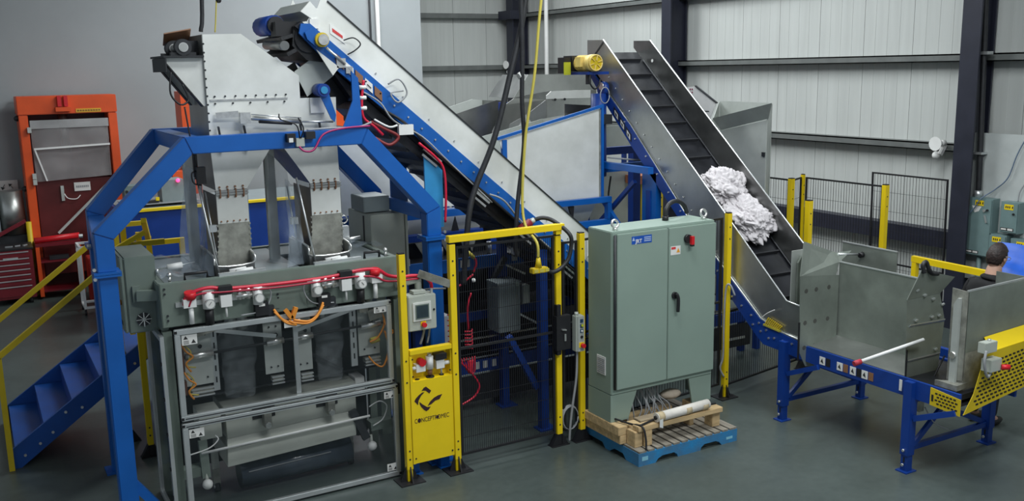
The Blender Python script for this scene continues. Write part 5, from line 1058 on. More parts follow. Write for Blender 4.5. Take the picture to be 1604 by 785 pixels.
# incline support frame
sf = T('support_frame', 'blue braced support frame under the upper incline conveyor', 'frame', (7.4, 9.9, 0))
sf.p('post', MB().box(7.17, 7.25, 9.12, 9.40, 0, 2.42), BLUE, bevel=.004); sf.p('post_rib', MB().box(7.155, 7.168, 9.22, 9.30, 0, 2.2), BLUE2)
sf.p('post', MB().box(7.86, 7.94, 9.12, 9.40, 0, 2.42), BLUE2); sf.p('post', MB().box(7.02, 7.14, 10.5, 10.62, 0, 2.62), BLUE2); sf.p('post', MB().box(7.86, 7.98, 10.5, 10.62, 0, 2.62), BLUE2)
sf.p('beam', MB().box(7.03, 7.11, 9.1, 10.49, 2.42, 2.50), BLUE); sf.p('beam', MB().box(7.03, 7.98, 10.42, 10.49, 2.54, 2.64), BLUE2); sf.p('beam', MB().box(6.9, 8.0, 10.05, 10.12, 2.36, 2.46), BLUE)
sf.p('brace', MB().bar((7.06, 9.45, 1.5), (7.06, 10.45, 2.3), .05), BLUE); sf.p('brace', MB().bar((7.10, 9.45, 2.3), (7.10, 10.45, 1.5), .05), BLUE2); sf.p('brace', MB().bar((7.06, 9.45, .3), (7.06, 10.45, 1.4), .05), BLUE)
sf.p('dark_cover', MB().box(7.0, 7.15, 10.0, 10.6, 2.98, 3.10), DARK); sf.p('rod', MB().cyl((7.0, 9.9, 2.57), (7.4, 9.6, 2.52), .012, 6), CABLE); sf.p('cable', MB().tube([(7.2, 10.1, 2.3), (7.16, 10.1, 2.0), (7.22, 10.1, 1.8), (7.3, 10.1, 1.7)], .012, 6), BLACK)
ap = T('sheet_stand', 'pale grey panel standing behind the support frame', 'panel', (8.0, 11.3, 0))
ap.p('sheet', MB().box(7.5, 8.5, 11.3, 11.32, 2.48, 2.86), PALE2); ap.p('sheet', MB().box(7.5, 8.5, 11.3, 11.32, 0.9, 2.2), PALE2); ap.p('stand', MB().box(7.6, 7.66, 11.33, 11.38, 0, 2.86), BLUE2); ap.p('stand', MB().box(8.3, 8.36, 11.33, 11.38, 0, 2.86), BLUE2); ap.p('tray', MB().box(8.3, 8.9, 11.0, 11.28, 2.02, 2.14), mat('rust_tray', (0.35, 0.12, 0.05), rough=0.6)); 
ap.p('tray_leg', MB().box(8.45, 8.50, 11.1, 11.15, 0, 2.02), YEL2)
ch = T('discharge_chutes', 'cluster of stainless discharge chutes above and behind the receiving bin', 'chute', (7.4, 12, 0))
ch.p('hood_panel', MB().py([(7.46, 3.60), (8.69, 3.58), (8.69, 3.34), (7.83, 3.35), (7.20, 3.26)], 12.6, 12.61), SS); ch.p('hood_side', MB().prism([(7.46, 12.61, 3.60), (7.20, 12.61, 3.26), (7.20, 13.4, 3.26), (7.46, 13.4, 3.60)], (.01, 0, 0)), SSD); ch.p('hood_front', MB().py([(7.2, 3.258), (7.83, 3.348), (8.69, 3.338), (8.69, 2.5), (7.2, 2.5)], 12.58, 12.59), SSD)
ch.p('wing_sheet', MB().prism([(6.98, 12.2, 3.27), (6.83, 12.2, 3.18), (6.66, 12.3, 2.80), (6.64, 12.3, 2.60), (7.0, 12.3, 2.60), (7.54, 12.2, 3.23)], (0, .01, 0)), SS)
ch.p('throat_flange', MB().py([(7.24, 3.37), (7.91, 3.37), (7.91, 3.255), (7.16, 3.262), (7.16, 3.31)], 11.6, 11.61), PALE); ch.p('throat_panel', MB().py([(7.17, 3.25), (7.92, 3.25), (7.92, 2.6), (7.2, 2.6)], 11.62, 11.63), SS)
for x in (7.30, 7.46): ch.p('bolt', MB().cyl((x, 11.60, 3.25), (x, 11.585, 3.25), .018, 8), DARK)
ch.p('slide_sheet', MB().prism([(7.17, 11.64, 3.245), (6.94, 11.8, 3.04), (6.70, 11.85, 2.92), (6.6, 11.85, 2.62), (7.0, 11.8, 2.6), (7.2, 11.64, 2.62)], (0, .01, 0)), SSD)
ch.p('front_baffle', MB().py([(6.92, 3.22), (7.46, 3.18), (7.46, 2.9), (6.92, 2.9)], 10.75, 10.76), SSD)
ch.p('stand', MB().box(7.55, 7.65, 12.0, 12.1, 0, 2.6), BLUE2); ch.p('stand', MB().box(7.0, 7.1, 12.62, 12.72, 0, 3.2), BLUE2); ch.p('stand', MB().box(8.5, 8.6, 12.62, 12.72, 0, 3.3), BLUE2)
ch.p('outlet_bed', MB().box(6.6, 8.6, 11.66, 12.56, 2.45, 2.5), SSD)
tg = T('trough_hopper', 'dark open steel trough beyond the upper edge of the transfer conveyor', 'hopper', (6.8, 13.2, 0))
tg.p('side_sheet', MB().py([(6.35, 3.02), (7.12, 3.22), (7.30, 3.20), (7.30, 2.3), (6.5, 2.3)], 13.0, 13.01), SSD); tg.p('back_sheet', MB().py([(6.35, 3.02), (7.12, 3.22), (7.3, 3.2), (7.3, 2.3), (6.35, 2.3)], 13.8, 13.81), PALE2); tg.p('end_sheet', MB().box(7.30, 7.31, 13.0, 13.81, 2.3, 3.2), SSD)
tg.p('bottom', MB().box(6.35, 7.30, 13.0, 13.8, 2.28, 2.30), SSD)
for x in (6.5, 7.2): tg.p('leg', MB().box(x, x + .08, 13.3, 13.4, 0, 2.28), BLUE2)
sc_ = T('side_chute', 'grey steel side hopper with flared rim between incline conveyor and wall', 'hopper', (9.1, 9.5, 0))
sc_.p('rim_flare', MB().prism([(8.58, 9.74, 3.00), (8.58, 8.68, 3.22), (8.70, 8.85, 3.02), (8.70, 9.71, 2.84)], (.008, 0, 0)), PALE2)
sc_.p('body_panel', MB().px([(8.87, 1.0), (8.87, 3.005), (9.71, 2.83), (10.1, 2.6), (10.1, 1.0)], 8.70, 8.708), PALE2)
sc_.p('end_sheet', MB().prism([(8.60, 8.70, 3.21), (8.71, 8.88, 3.0), (8.71, 8.88, 1.0), (9.56, 9.72, 1.0), (9.6, 9.70, 3.16)], (.006, -.006, 0)), PALE2)
sc_.p('back_sheet', MB().px([(9.70, 1.0), (9.70, 3.165), (10.75, 3.175), (10.75, 1.0)], 9.60, 9.608), PALE2)
sc_.p('far_sheet', MB().prism([(8.60, 9.74, 3.0), (8.71, 10.1, 2.6), (8.71, 10.1, 1.0), (9.59, 10.74, 1.0), (9.59, 10.74, 3.17)], (0, .008, 0)), PALE2)
for x, y_ in ((8.73, 8.97), (9.45, 9.75), (8.73, 10.0), (9.45, 10.5)): sc_.p('leg', MB().box(x, x + .07, y_, y_ + .07, 0, 1.0), BLUE2)
for z in (2.55, 1.75): sc_.p('hinge', MB().box(8.685, 8.699, 8.88, 8.93, z, z + .05), DARK)
tri = T('head_guard', 'white angled guard plate with warning mark behind the incline conveyor side', 'guard', (8.4, 9.8, 2.6))
tri.p('plate', MB().px([(10.12, 3.40), (9.88, 3.42), (9.47, 3.21), (9.60, 2.98), (9.6, 2.5), (10.12, 2.9)], 8.40, 8.408), WHITE); tri.p('top_edge', MB().bar((8.404, 9.88, 3.425), (8.404, 9.46, 3.212), .03, .012), DARK)
k = MB()
for a in ((0, 0), (.04, 0), (0, .04), (.04, .04)): k.box(8.396, 8.3995, 9.93 + a[0], 9.95 + a[0], 3.33 + a[1], 3.35 + a[1])
k.box(8.396, 8.3995, 9.96, 10.0, 3.28, 3.30); tri.p('mark', k, mat('purple_ink', (0.25, 0.03, 0.08), rough=0.6), kind='stuff'); tri.p('crease', MB().box(8.397, 8.3995, 9.60, 9.78, 3.095, 3.107), DARK)
tri.p('bracket', MB().box(8.0, 8.40, 9.95, 10.0, 2.95, 3.0), DARK); tri.p('stand', MB().box(8.41, 8.47, 9.9, 9.96, 0, 3.2), BLUE2)

# ---- rear feed hopper behind the portal and takeaway conveyors behind the gate
rh = T('rear_hopper', 'large grey steel hopper on blue rails seen between portal and transfer conveyor', 'hopper', (4.4, 9.9, 0))
rh.p('front_sheet', MB().py([(3.30, 3.0), (4.3, 3.0), (5.7, 2.165), (3.30, 2.165)], 9.75, 9.76), PALE); rh.p('front_sheet', MB().prism([(3.30, 9.70, 2.155), (5.6, 9.70, 2.155), (5.2, 9.9, 1.5), (3.4, 9.9, 1.5)], (0, .008, 0)), PALE); rh.p('slope_sheet', MB().prism([(3.0, 9.9, 2.9), (3.6, 9.77, 2.95), (3.6, 9.77, 2.2), (3.0, 9.9, 2.2)], (0, .008, 0)), PALE)
rh.p('rail', MB().box(3.2, 5.2, 9.55, 9.63, 2.08, 2.16), BLUE); rh.p('rail', MB().box(3.2, 5.2, 9.50, 9.62, 1.84, 1.91), BLUE2)
for x in (4.28, 4.62, 4.98, 3.7): rh.p('gusset', MB().py([(x, 1.915), (x + .09, 1.915), (x + .05, 2.075)], 9.54, 9.56), BLACK)
for x in (3.25, 5.1): rh.p('leg', MB().box(x, x + .09, 9.52, 9.61, 0, 1.84), BLUE2)
rh.p('flap_bracket', MB().plate([(3.55, 9.2, 1.84), (3.75, 9.2, 1.90), (3.85, 9.2, 1.66), (3.70, 9.2, 1.56)], .01), PALE2); rh.p('flap_arm', MB().cyl((3.4, 9.2, 1.85), (3.9, 9.2, 1.80), .02, 8), GALV)
for x in (4.15, 4.45, 4.75): rh.p('knife_plate', MB().py([(x, 1.83), (x + .16, 1.83), (x + .10, 1.665)], 9.5, 9.51), GALV); rh.p('nozzle', MB().cyl((x + .2, 9.28, 1.665), (x + .2, 9.28, 1.80), .03, 8), ZINC)
rh.p('nozzle_ring', MB().cyl((4.62, 9.2, 1.84), (4.62, 9.22, 1.84), .045, 12), ZINC)
tc_ = T('takeaway_conveyor', 'dark blue railed takeaway conveyors running level behind the mesh gate', 'conveyor', (5.5, 9.1, 0))
tc_.p('rail', MB().box(3.82, 6.2, 8.945, 8.97, 1.58, 1.72), BLUE); tc_.p('belt', MB().box(3.82, 6.2, 8.975, 9.48, 1.60, 1.66), BELT); tc_.p('rail', MB().box(3.82, 5.9, 8.945, 8.97, 1.02, 1.12), BLUE2); tc_.p('bed', MB().box(3.82, 6.2, 8.975, 9.48, 1.0, 1.1), DARK)
tc_.p('rail', MB().box(3.82, 8.6, 8.96, 9.0, .42, .56), BLUE2); tc_.p('belt', MB().box(3.82, 8.6, 9.005, 9.10, .50, .58), BELT); tc_.p('skirt', MB().box(3.82, 8.6, 8.95, 8.959, .10, .40), DARK)
tc_.p('rail_edge', MB().box(3.82, 8.6, 8.95, 8.959, .585, .60), CABLE); tc_.p('back_plate', MB().box(3.82, 6.4, 9.64, 9.66, .2, 1.8), DARK); tc_.p('roller_strip', MB().box(4.0, 6.0, 8.95, 8.97, .80, .82), ZINC)
for x in (4.57, 4.67, 4.78): tc_.p('rail_tag', MB().box(x, x + .05, 8.952, 8.9595, .46, .54), PAPER)
for x, w_ in ((4.42, .11), (5.05, .06)): tc_.p('rail_tag', MB().box(x, x + w_, 8.937, 8.9445, 1.62, 1.70), PAPER)
for x in (3.9, 6.0, 8.5): tc_.p('leg', MB().box(x, x + .08, 9.02, 9.09, 0, 1.0 if x < 7 else .42), BLUE2)
for x in (7.6, 8.2): tc_.p('floor_strip', MB().box(x, x + .3, 8.938, 8.9495, .20, .23), ALU)
vb = T('vibrator_box', 'dark grey box hung behind the mesh gate with small brackets', 'box', (4.75, 8.6, .95))
vb.p('body', MB().box(4.66, 4.92, 8.55, 8.80, .95, 1.47), MIDG, bevel=.004); vb.p('lid', MB().box(4.65, 4.93, 8.54, 8.81, 1.472, 1.49), MIDG); vb.p('knob', MB().cyl((4.88, 8.53, 1.46), (4.88, 8.549, 1.46), .022, 10), ZINC); vb.p('gland', MB().cyl((4.72, 8.6, .90), (4.72, 8.6, .95), .02, 8), BLACK); vb.p('gland', MB().cyl((4.80, 8.6, .90), (4.80, 8.6, .95), .02, 8), BLACK)
vb.p('strut', MB().bar((4.93, 8.6, 1.12), (5.15, 8.5, .98), .02), ZINC); vb.p('strut', MB().bar((4.80, 8.62, 1.66), (5.0, 8.58, 1.55), .02), ZINC); vb.p('hanger', MB().bar((4.70, 8.83, 1.4), (4.90, 8.83, 1.7), .05), DARK)
single('control_box', MB().box(3.86, 3.98, 8.3, 8.5, .92, 1.30), CABLE, 'small grey box low behind the gate beside the coiled red hoses', 'box', bevel=.004)
cyl = T('drum_motor', 'white capped cylinder on the rail behind the yellow outlet block', 'motor', (5.05, 8.75, 1.73))
cyl.p('can', MB().cyl((4.93, 8.7, 1.80), (5.12, 8.7, 1.80), .06, 14), WHITE); cyl.p('cap', MB().cyl((5.121, 8.7, 1.80), (5.15, 8.7, 1.80), .045, 12), CABLE); cyl.p('bracket', MB().box(5.02, 5.10, 8.66, 8.74, 1.20, 1.40), PALE2); cyl.p('foot', MB().box(4.95, 5.1, 8.66, 8.95, 1.722, 1.74), DARK)
def coil(x, y_, z0, z1, r, n=9): return MB().tube([(x + r * math.cos(a), y_ + r * math.sin(a), z0 + (z1 - z0) * a / (2 * math.pi * n)) for a in [i * math.pi / 5 for i in range(10 * n + 1)]], .006, 5, sub=1)
rc = T('coiled_air_hoses', 'bright red coiled air hoses hanging behind the mesh gate', 'hose', (3.95, 8.0, .5))
rc.p('coil', coil(3.85, 8.0, .95, 1.42, .045), HOSE); rc.p('coil', coil(4.02, 8.0, 1.02, 1.22, .04, 6), HOSE)
rc.p('hose', MB().tube([(3.85, 8.0, 1.42), (3.85, 8.0, 1.60), (3.98, 8.02, 1.68), (4.09, 8.0, 1.76)], .010, 6), HOSE); rc.p('hose', MB().tube([(4.02, 8.0, 1.22), (4.02, 8.0, 1.45), (4.06, 8.0, 1.58)], .009, 6), HOSE)
rc.p('hose', MB().tube([(4.09, 8.0, 1.78), (4.11, 7.98, 1.86), (4.08, 7.96, 1.94), (4.03, 7.95, 1.98)], .011, 6), HOSE)
rc.p('hose', MB().tube([(3.82, 7.95, 1.02), (3.90, 7.93, .92), (4.02, 7.92, .78), (4.08, 7.92, .66), (4.02, 7.92, .56), (3.86, 7.92, .50), (3.80, 7.92, .50)], .010, 6), HOSE)
for j in range(6): rc.p('tangle', MB().tube([(3.92 + .03 * j, 7.98, .95), (3.95 + .02 * j, 7.95, .86 - .01 * j), (4.0, 7.94, .80), (4.05 - .01 * j, 7.97, .92)], .006, 5), HOSE)
rc.p('coupling', MB().cyl((4.0, 7.94, 2.0), (4.08, 7.96, 1.93), .02, 8), YCORD); rc.p('coupling', MB().cyl((3.95, 7.94, 2.06), (4.0, 7.94, 2.0), .016, 8), GALV); rc.p('clip', MB().sphere((3.84, 8.0, 1.58), .025, 8, 6), WHITE); rc.p('clip', MB().sphere((4.09, 8.0, 1.70), .022, 8, 6), WHITE)

# ---- hanging cables
single('hanging_cable', MB().tube([(4.95, 7.9, 7.9), (4.82, 7.9, 5.6), (4.66, 7.9, 4.32), (4.46, 7.9, 3.57), (4.29, 7.9, 3.04), (4.09, 7.9, 2.62), (4.0, 7.88, 2.37), (3.95, 7.88, 1.98), (3.93, 7.9, 1.7)], .028, 10), RUB, 'thick black cable slanting down from the ceiling to behind the gate', 'cable')
single('hanging_cable', MB().tube([(4.5, 7.85, 7.9), (4.56, 7.85, 5.5), (4.585, 7.85, 3.97), (4.575, 7.85, 3.4), (4.59, 7.85, 3.0), (4.50, 7.82, 2.5), (4.46, 7.8, 2.23), (4.45, 7.8, 2.0), (4.47, 7.8, 1.93)], .022, 10), RUB, 'second black cable hanging beside the yellow cord', 'cable')
single('hanging_cable', MB().tube([(5.2, 7.8, 7.9), (4.95, 7.8, 5.4), (4.77, 7.8, 4.32), (4.69, 7.8, 3.66), (4.61, 7.8, 3.25), (4.57, 7.8, 3.0), (4.52, 7.78, 2.5), (4.50, 7.70, 2.24), (4.505, 7.50, 2.10), (4.505, 7.48, 1.96)], .014, 8), YCORD, 'yellow cord hanging from the ceiling to the yellow outlet block', 'cord')
single('cable_tie', MB().cyl((4.555, 7.87, 3.62), (4.60, 7.87, 3.64), .034, 8), WHITE, 'white tie around the black hanging cables', 'tie')
ob = T('outlet_block', 'yellow multi-outlet block hanging in front of the mesh gate', 'outlet', (4.51, 7.48, 1.80))
ob.p('body', MB().box(4.43, 4.60, 7.45, 7.52, 1.815, 1.865), YEL2, bevel=.006); ob.p('neck', MB().cyl((4.51, 7.485, 1.866), (4.51, 7.485, 1.96), .035, 10, rb=.018), YEL2)
for d in (0, .06, .12): ob.p('socket', MB().box(4.445 + d, 4.485 + d, 7.446, 7.4495, 1.825, 1.855), YCORD)
rcn = T('red_connector', 'dark red plug connector joined to a black cable loop above the gate lintel', 'connector', (4.5, 7.74, 2.2))
rcn.p('shell', MB().cyl((4.46, 7.74, 2.19), (4.58, 7.74, 2.255), .04, 12), mat('maroon_plug', (0.20, 0.012, 0.02), rough=0.45)); rcn.p('gland', MB().cyl((4.581, 7.74, 2.256), (4.62, 7.74, 2.27), .028, 10), PALE2)
rcn.p('cable_loop', MB().tube([(4.62, 7.74, 2.27), (4.70, 7.70, 2.29), (4.80, 7.66, 2.25), (4.87, 7.50, 2.14), (4.885, 7.50, 2.02), (4.85, 7.50, 1.90), (4.76, 7.50, 1.82), (4.66, 7.49, 1.80), (4.60, 7.485, 1.835)], .020, 8), RUB)
single('hanging_cable', MB().tube([(1.95, 8.5, 7.9), (1.86, 8.5, 4.6), (1.82, 8.5, 4.05)], .018, 8), RUB, 'black cable dropping from the ceiling onto the feed hopper top', 'cable')
single('hanging_wire', MB().tube([(2.35, 8.6, 7.9), (2.02, 8.6, 4.6), (1.96, 8.6, 4.05)], .006, 6), YCORD, 'thin hook wire dropping from the ceiling onto the feed hopper top', 'wire')
single('wire_ball', MB().sphere((2.01, 8.6, 4.32), .025, 10, 8), BLACK, 'small black ball on the thin hook wire', 'ball')

# ================================================================== STAIRS (blue, yellow rails)
STAIRB = mat('stair_blue', (0.005, 0.065, 0.30), rough=0.42)
stt = T('access_stairs', 'blue steel stairs with yellow handrails rising towards the platform', 'stairs', (.7, 10.6, 0))
for y_ in (9.9, 11.3): stt.p('stringer', MB().py([(.03, .0), (.03, .18), (1.38, 1.12), (1.62, 1.12), (1.62, .92), (1.40, .92), (.12, .0)], y_, y_ + .03), STAIRB)
for j in range(5):
    x0 = .08 + j * .27; z = .20 + j * .19
    stt.p('tread', MB().box(x0, x0 + .28, 9.935, 11.295, z - .02, z), STAIRB); stt.p('riser', MB().box(x0, x0 + .012, 9.935, 11.295, max(0.01, z - .19), z - .021), BLUE2)
for (x, z) in ((.16, .12), (.42, .30), (.70, .50), (.98, .69), (1.22, .86), (.55, .48), (.30, .21)): stt.p('bolt', MB().cyl((x, 9.885, z), (x, 9.899, z), .014, 6), ZINC)
def rail_(y_):
    stt.p('rail_post', MB().box(.01, .06, y_ - .05, y_, 0, 1.12), YEL2)
    stt.p('handrail', MB().bar((.035, y_ - .025, 1.13), (1.30, y_ - .025, 2.07), .05), YEL2, label='sloping yellow handrail')
    stt.p('mid_rail', MB().bar((.06, y_ - .025, .62), (1.30, y_ - .025, 1.55), .035), YEL2) if False else None
    stt.p('rail_post', MB().box(1.30, 1.35, y_ - .05, y_, .9, 2.09), YEL2)
    stt.p('handrail', MB().bar((1.35, y_ - .025, 2.07), (1.60, y_ - .025, 2.07), .05), YEL2)
rail_(9.9); rail_(11.3)
pl2 = T('work_platform', 'blue work platform with yellow guard rails behind the swing cabinet', 'platform', (2.0, 10.6, 0))
pl2.p('deck', MB().box(1.64, 3.2, 9.7, 11.3, 1.05, 1.12), BLUE2)
for x, y_ in ((1.66, 9.72), (3.1, 9.72), (1.66, 11.2), (3.1, 11.2)): pl2.p('leg', MB().box(x, x + .08, y_, y_ + .08, 0, 1.05), BLUE2)
pl2.p('rail', MB().box(1.58, 1.90, 10.45, 10.50, 1.94, 1.99), YEL); pl2.p('rail_post', MB().box(1.85, 1.90, 10.45, 10.50, 1.12, 1.94), YEL); pl2.p('rail', MB().bar((1.42, 9.85, 2.30), (1.50, 10.2, 2.05), .05), YEL); pl2.p('rail_post', MB().box(1.48, 1.53, 10.2, 10.25, 1.13, 2.08), YEL); pl2.p('rail', MB().bar((1.10, 9.86, 2.02), (1.42, 9.86, 2.18), .045), YEL); pl2.p('rail_post', MB().box(1.36, 1.41, 10.0, 10.05, 1.13, 2.16), YEL); pl2.p('rail_post', MB().box(1.22, 1.27, 10.0, 10.05, 1.13, 2.28), YEL)
pl2.p('kick_plate', MB().box(1.60, 2.0, 10.3, 10.4, 1.78, 1.80), mat('dull_ochre', (0.38, 0.33, 0.10), rough=0.6))
pl2.p('side_skirt', MB().box(1.40, 1.63, 9.72, 9.75, .75, 1.12), BLUE2)

# ================================================================== BACK OF THE HALL
og = T('orange_press', 'tall orange framed press with milky plastic curtain against the plain grey wall', 'machine', (1.55, 18.5, 0))
for x in (.79, 2.19): og.p('column', MB().box(x, x + .14, 18.1, 18.85, 0, 3.07), ORANGE, bevel=.01)
og.p('top_beam', MB().box(.78, 2.34, 18.09, 18.86, 3.075, 3.38), ORANGE, bevel=.01)
og.p('back_panel', MB().box(.93, 2.19, 18.6, 18.62, 0, 3.07), MAROON); og.p('lower_panel', MB().box(.95, 2.17, 18.22, 18.24, .3, 1.94), MAROON)
og.p('curtain', sheet([(.96, 18.14, 1.94), (2.16, 18.14, 1.98), (2.17, 18.12, 2.98), (.95, 18.12, 2.98)], 10, 10, .025), FILMW); og.p('curtain_hem', MB().box(.95, 2.18, 18.09, 18.11, 2.84, 2.98), mat('curtain_hem', (0.5, 0.5, 0.5), rough=0.5, alpha=.6))
og.p('curtain_bar', MB().bar((.97, 18.08, 2.50), (2.17, 18.08, 2.53), .03), WHITE); og.p('curtain_edge', MB().bar((.98, 18.09, 2.5), (1.12, 18.09, 1.95), .025), WHITE)
og.p('top_latch', MB().box(1.40, 1.46, 18.0, 18.08, 3.2, 3.38), REDB); og.p('top_latch', MB().box(1.50, 1.56, 18.0, 18.08, 3.2, 3.38), REDB); og.p('latch_plate', MB().box(1.36, 1.60, 17.99, 18.08, 3.12, 3.19), ORANGE); og.p('ram', MB().cyl((1.48, 18.3, 2.4), (1.48, 18.3, 3.07), .07, 12), SSD)
tg2 = og.p('rating_tag', MB().box(1.68, 2.08, 18.082, 18.088, 3.09, 3.155), mat('ochre_tag', (0.75, 0.40, 0.03), rough=0.5))
k = MB()
for j in range(9): k.box(1.70 + j * .042, 1.73 + j * .042, 18.079, 18.0815, 3.108, 3.135)
og.p('tag_print', k, mat('faint_print', (0.25, 0.14, 0.02), rough=0.6), tg2, kind='stuff')
sg = og.p('paper_sign', MB().box(1.54, 1.80, 18.20, 18.215, 1.73, 1.88), PAPER); k = MB()
for j in range(7): k.box(1.57 + j * .030, 1.592 + j * .030, 18.196, 18.1995, 1.79, 1.825)
og.p('sign_print', k, CABLE, sg, kind='stuff')
for z in (2.78, 2.0, 1.9): og.p('side_fitting', MB().box(.90, .96, 18.02, 18.09, z, z + .09), PALE2)
og.p('door_handle', MB().box(1.32, 1.37, 18.17, 18.21, 1.58, 1.84), PALE2); og.p('gas_spring', MB().bar((1.20, 18.0, 1.05), (2.12, 18.0, 1.90), .04), PALE2); og.p('lead', MB().tube([(1.37, 18.18, 1.7), (1.42, 18.15, 1.62), (1.55, 18.15, 1.60), (1.62, 18.16, 1.66)], .008, 6), WHITE)
for z in (3.02, 1.83): og.p('knob', MB().sphere((.77, 18.2, z), .05, 8, 6), BLACK)
op2 = T('orange_machine', 'second orange machine half hidden behind the feed hopper', 'machine', (4.4, 16.9, 0))
op2.p('column', MB().box(3.12, 3.36, 16.5, 17.0, 0, 3.42), ORANGE); op2.p('column', MB().box(5.75, 6.05, 16.5, 17.0, 0, 3.28), ORANGE); op2.p('top_beam', MB().box(3.37, 5.74, 16.5, 17.0, 3.05, 3.3), ORANGE)
op2.p('housing', MB().box(2.88, 3.10, 16.38, 16.9, 0, 2.13), ORANGE); op2.p('opening', MB().box(2.885, 3.06, 16.36, 16.379, 1.60, 1.90), BLACK)
cs = T('control_console', 'grey console with small red lamp on the blue pit wall', 'console', (2.4, 15.2, 1.80))
cs.p('cabinet', MB().box(2.46, 2.78, 15.0, 15.4, 1.81, 2.14), MIDG); cs.p('lamp', MB().sphere((2.70, 14.98, 2.13), .03, 8, 6), mat('red_lamp', (1, 0.05, 0.2), emit=3.0)); cs.p('bench', MB().box(1.90, 3.0, 14.95, 15.6, 1.80, 1.815), CABLE); cs.p('screen_box', MB().box(1.95, 2.2, 15.1, 15.4, 1.815, 2.08), TEALG); cs.p('keyboard', MB().box(2.05, 2.4, 14.97, 15.09, 1.815, 1.85), BLACK); cs.p('yellow_knob', MB().box(2.36, 2.41, 14.96, 15.0, 1.85, 1.90), YEL)
for j in range(3): cs.p('button', MB().cyl((1.98 + j * .07, 15.09, 2.0), (1.98 + j * .07, 15.0995, 2.0), .022, 8), BLACK)
bp = T('blue_pit_wall', 'long low blue machine wall with a yellow top rail behind the bagging machine', 'machine', (3.8, 14.8, 0))
bp.p('side_panel', MB().box(1.80, 5.9, 14.50, 14.54, 0, 1.76), BLUE2); bp.p('top_rail', MB().box(1.78, 5.92, 14.46, 14.56, 1.765, 1.80), YEL); bp.p('end_panel', MB().box(1.80, 1.84, 14.545, 16.2, 0, 1.76), BLUE2); bp.p('panel_seam', MB().box(3.6, 3.62, 14.494, 14.4995, 0, 1.76), BLUE); bp.p('ledge', MB().box(1.85, 5.9, 14.57, 16.2, 1.74, 1.76), MIDG)
# tool chest
tb = T('tool_chest', 'dark red seven-drawer tool chest on casters by the orange press', 'chest', (.2, 17.8, 0))
tb.p('body', MB().box(-.55, .74, 17.42, 18.0, .10, .92), RED, bevel=.01); tb.p('top_mat', MB().box(-.56, .76, 17.40, 18.02, .922, .945), BLACK)
zz = .90
for j, h_ in enumerate((.11, .09, .09, .09, .09, .10, .19)):
    d_ = tb.p('drawer', MB().box(-.52, .70, 17.405, 17.42, zz - h_ + .008, zz - .004), RED); tb.p('drawer_pull', MB().box(-.50, .68, 17.392, 17.4045, zz - .028, zz - .012), ALU, d_); zz -= h_
tb.p('badge', MB().box(.30, .52, 17.398, 17.404, .76, .80), ALU)
for x, y_ in ((-.5, 17.5), (.66, 17.5), (-.5, 17.95), (.66, 17.95)): tb.p('caster', MB().cyl((x - .02, y_, .05), (x + .02, y_, .05), .05, 12), BLACK); tb.p('caster_fork', MB().box(x - .03, x + .03, y_ - .03, y_ + .03, .055, .098), DARK)
for j, (x, w_) in enumerate(((.36, .10), (.50, .08), (.62, .06))): single('hand_tool', MB().bar((x, 17.6, .955), (x + w_, 17.55 + .05 * j, .96), .03, .02), ALU if j != 1 else CABLE, ('silver spanner lying on the tool chest top', 'grey hand tool lying on the tool chest top', 'short silver socket bit on the tool chest corner')[j], 'tool')
wbn = T('red_workbench', 'red steel workbench with open shelves between tool chest and blue post', 'bench', (1.15, 17.9, 0))
wbn.p('top', MB().box(.80, 1.50, 17.6, 18.05, .90, .95), RED); wbn.p('back_roll', MB().cyl((.80, 17.7, 1.0), (1.50, 17.75, 1.02), .05, 10), REDB)
for x in (.80, 1.44): wbn.p('leg', MB().box(x, x + .06, 17.6, 18.05, .05, .898), ORANGE)
for z in (.12, .62): wbn.p('shelf', MB().box(.862, 1.438, 17.62, 18.05, z, z + .03), RED)
wbn.p('tool_tray', MB().box(1.0, 1.3, 17.66, 17.8, .655, .72), DARK); wbn.p('white_can', MB().cyl((1.26, 17.66, .56), (1.26, 17.66, .60), .04, 10), WHITE) if False else None
single('red_bin', MB().box(1.52, 2.08, 16.9, 17.3, 0, .74), mat('red_bin_paint', (0.42, 0.02, 0.012), rough=0.5), 'plain red bin behind the white cart frame', 'bin', bevel=.01)
ct = T('white_cart', 'white tubular cart frame on casters in front of the red bin', 'cart', (1.5, 16.2, 0))
for x, y_ in ((1.32, 16.0), (1.72, 16.0), (1.32, 16.45), (1.72, 16.45)):
    ct.p('upright', MB().box(x, x + .035, y_, y_ + .035, .10, 1.10), WHITE); ct.p('caster', MB().cyl((x, y_ + .015, .04), (x + .03, y_ + .015, .04), .04, 10), BLACK); ct.p('caster_stem', MB().box(x + .005, x + .03, y_, y_ + .03, .06, .098), DARK)
for z in (.10, 1.065):
    for y_ in (16.0, 16.45): ct.p('rail', MB().box(1.356, 1.719, y_, y_ + .035, z, z + .035), WHITE)
    for x in (1.32, 1.72): ct.p('rail', MB().box(x, x + .035, 16.036, 16.449, z, z + .035), WHITE)
tk_ = T('metal_drum', 'shiny galvanised drum on a dark stand behind the tool chest', 'drum', (.52, 18.4, 0))
tk_.p('shell', MB().cyl((.55, 18.35, 1.06), (.53, 18.35, 1.80), .20, 20), SS); tk_.p('stand', MB().box(.30, .74, 18.2, 18.55, 0, 1.05), DARK); tk_.p('side_plate', MB().box(.15, .34, 18.2, 18.5, 1.06, 1.90), MIDG); tk_.p('yellow_stub', MB().cyl((.80, 18.0, .95), (.80, 18.0, 1.30), .045, 10), YEL2) if False else None
single('yellow_stub', MB().cyl((.76, 18.06, .0), (.76, 18.06, 1.28), .045, 10), YEL2, 'short yellow bollard behind the tool chest beside the metal drum', 'bollard')
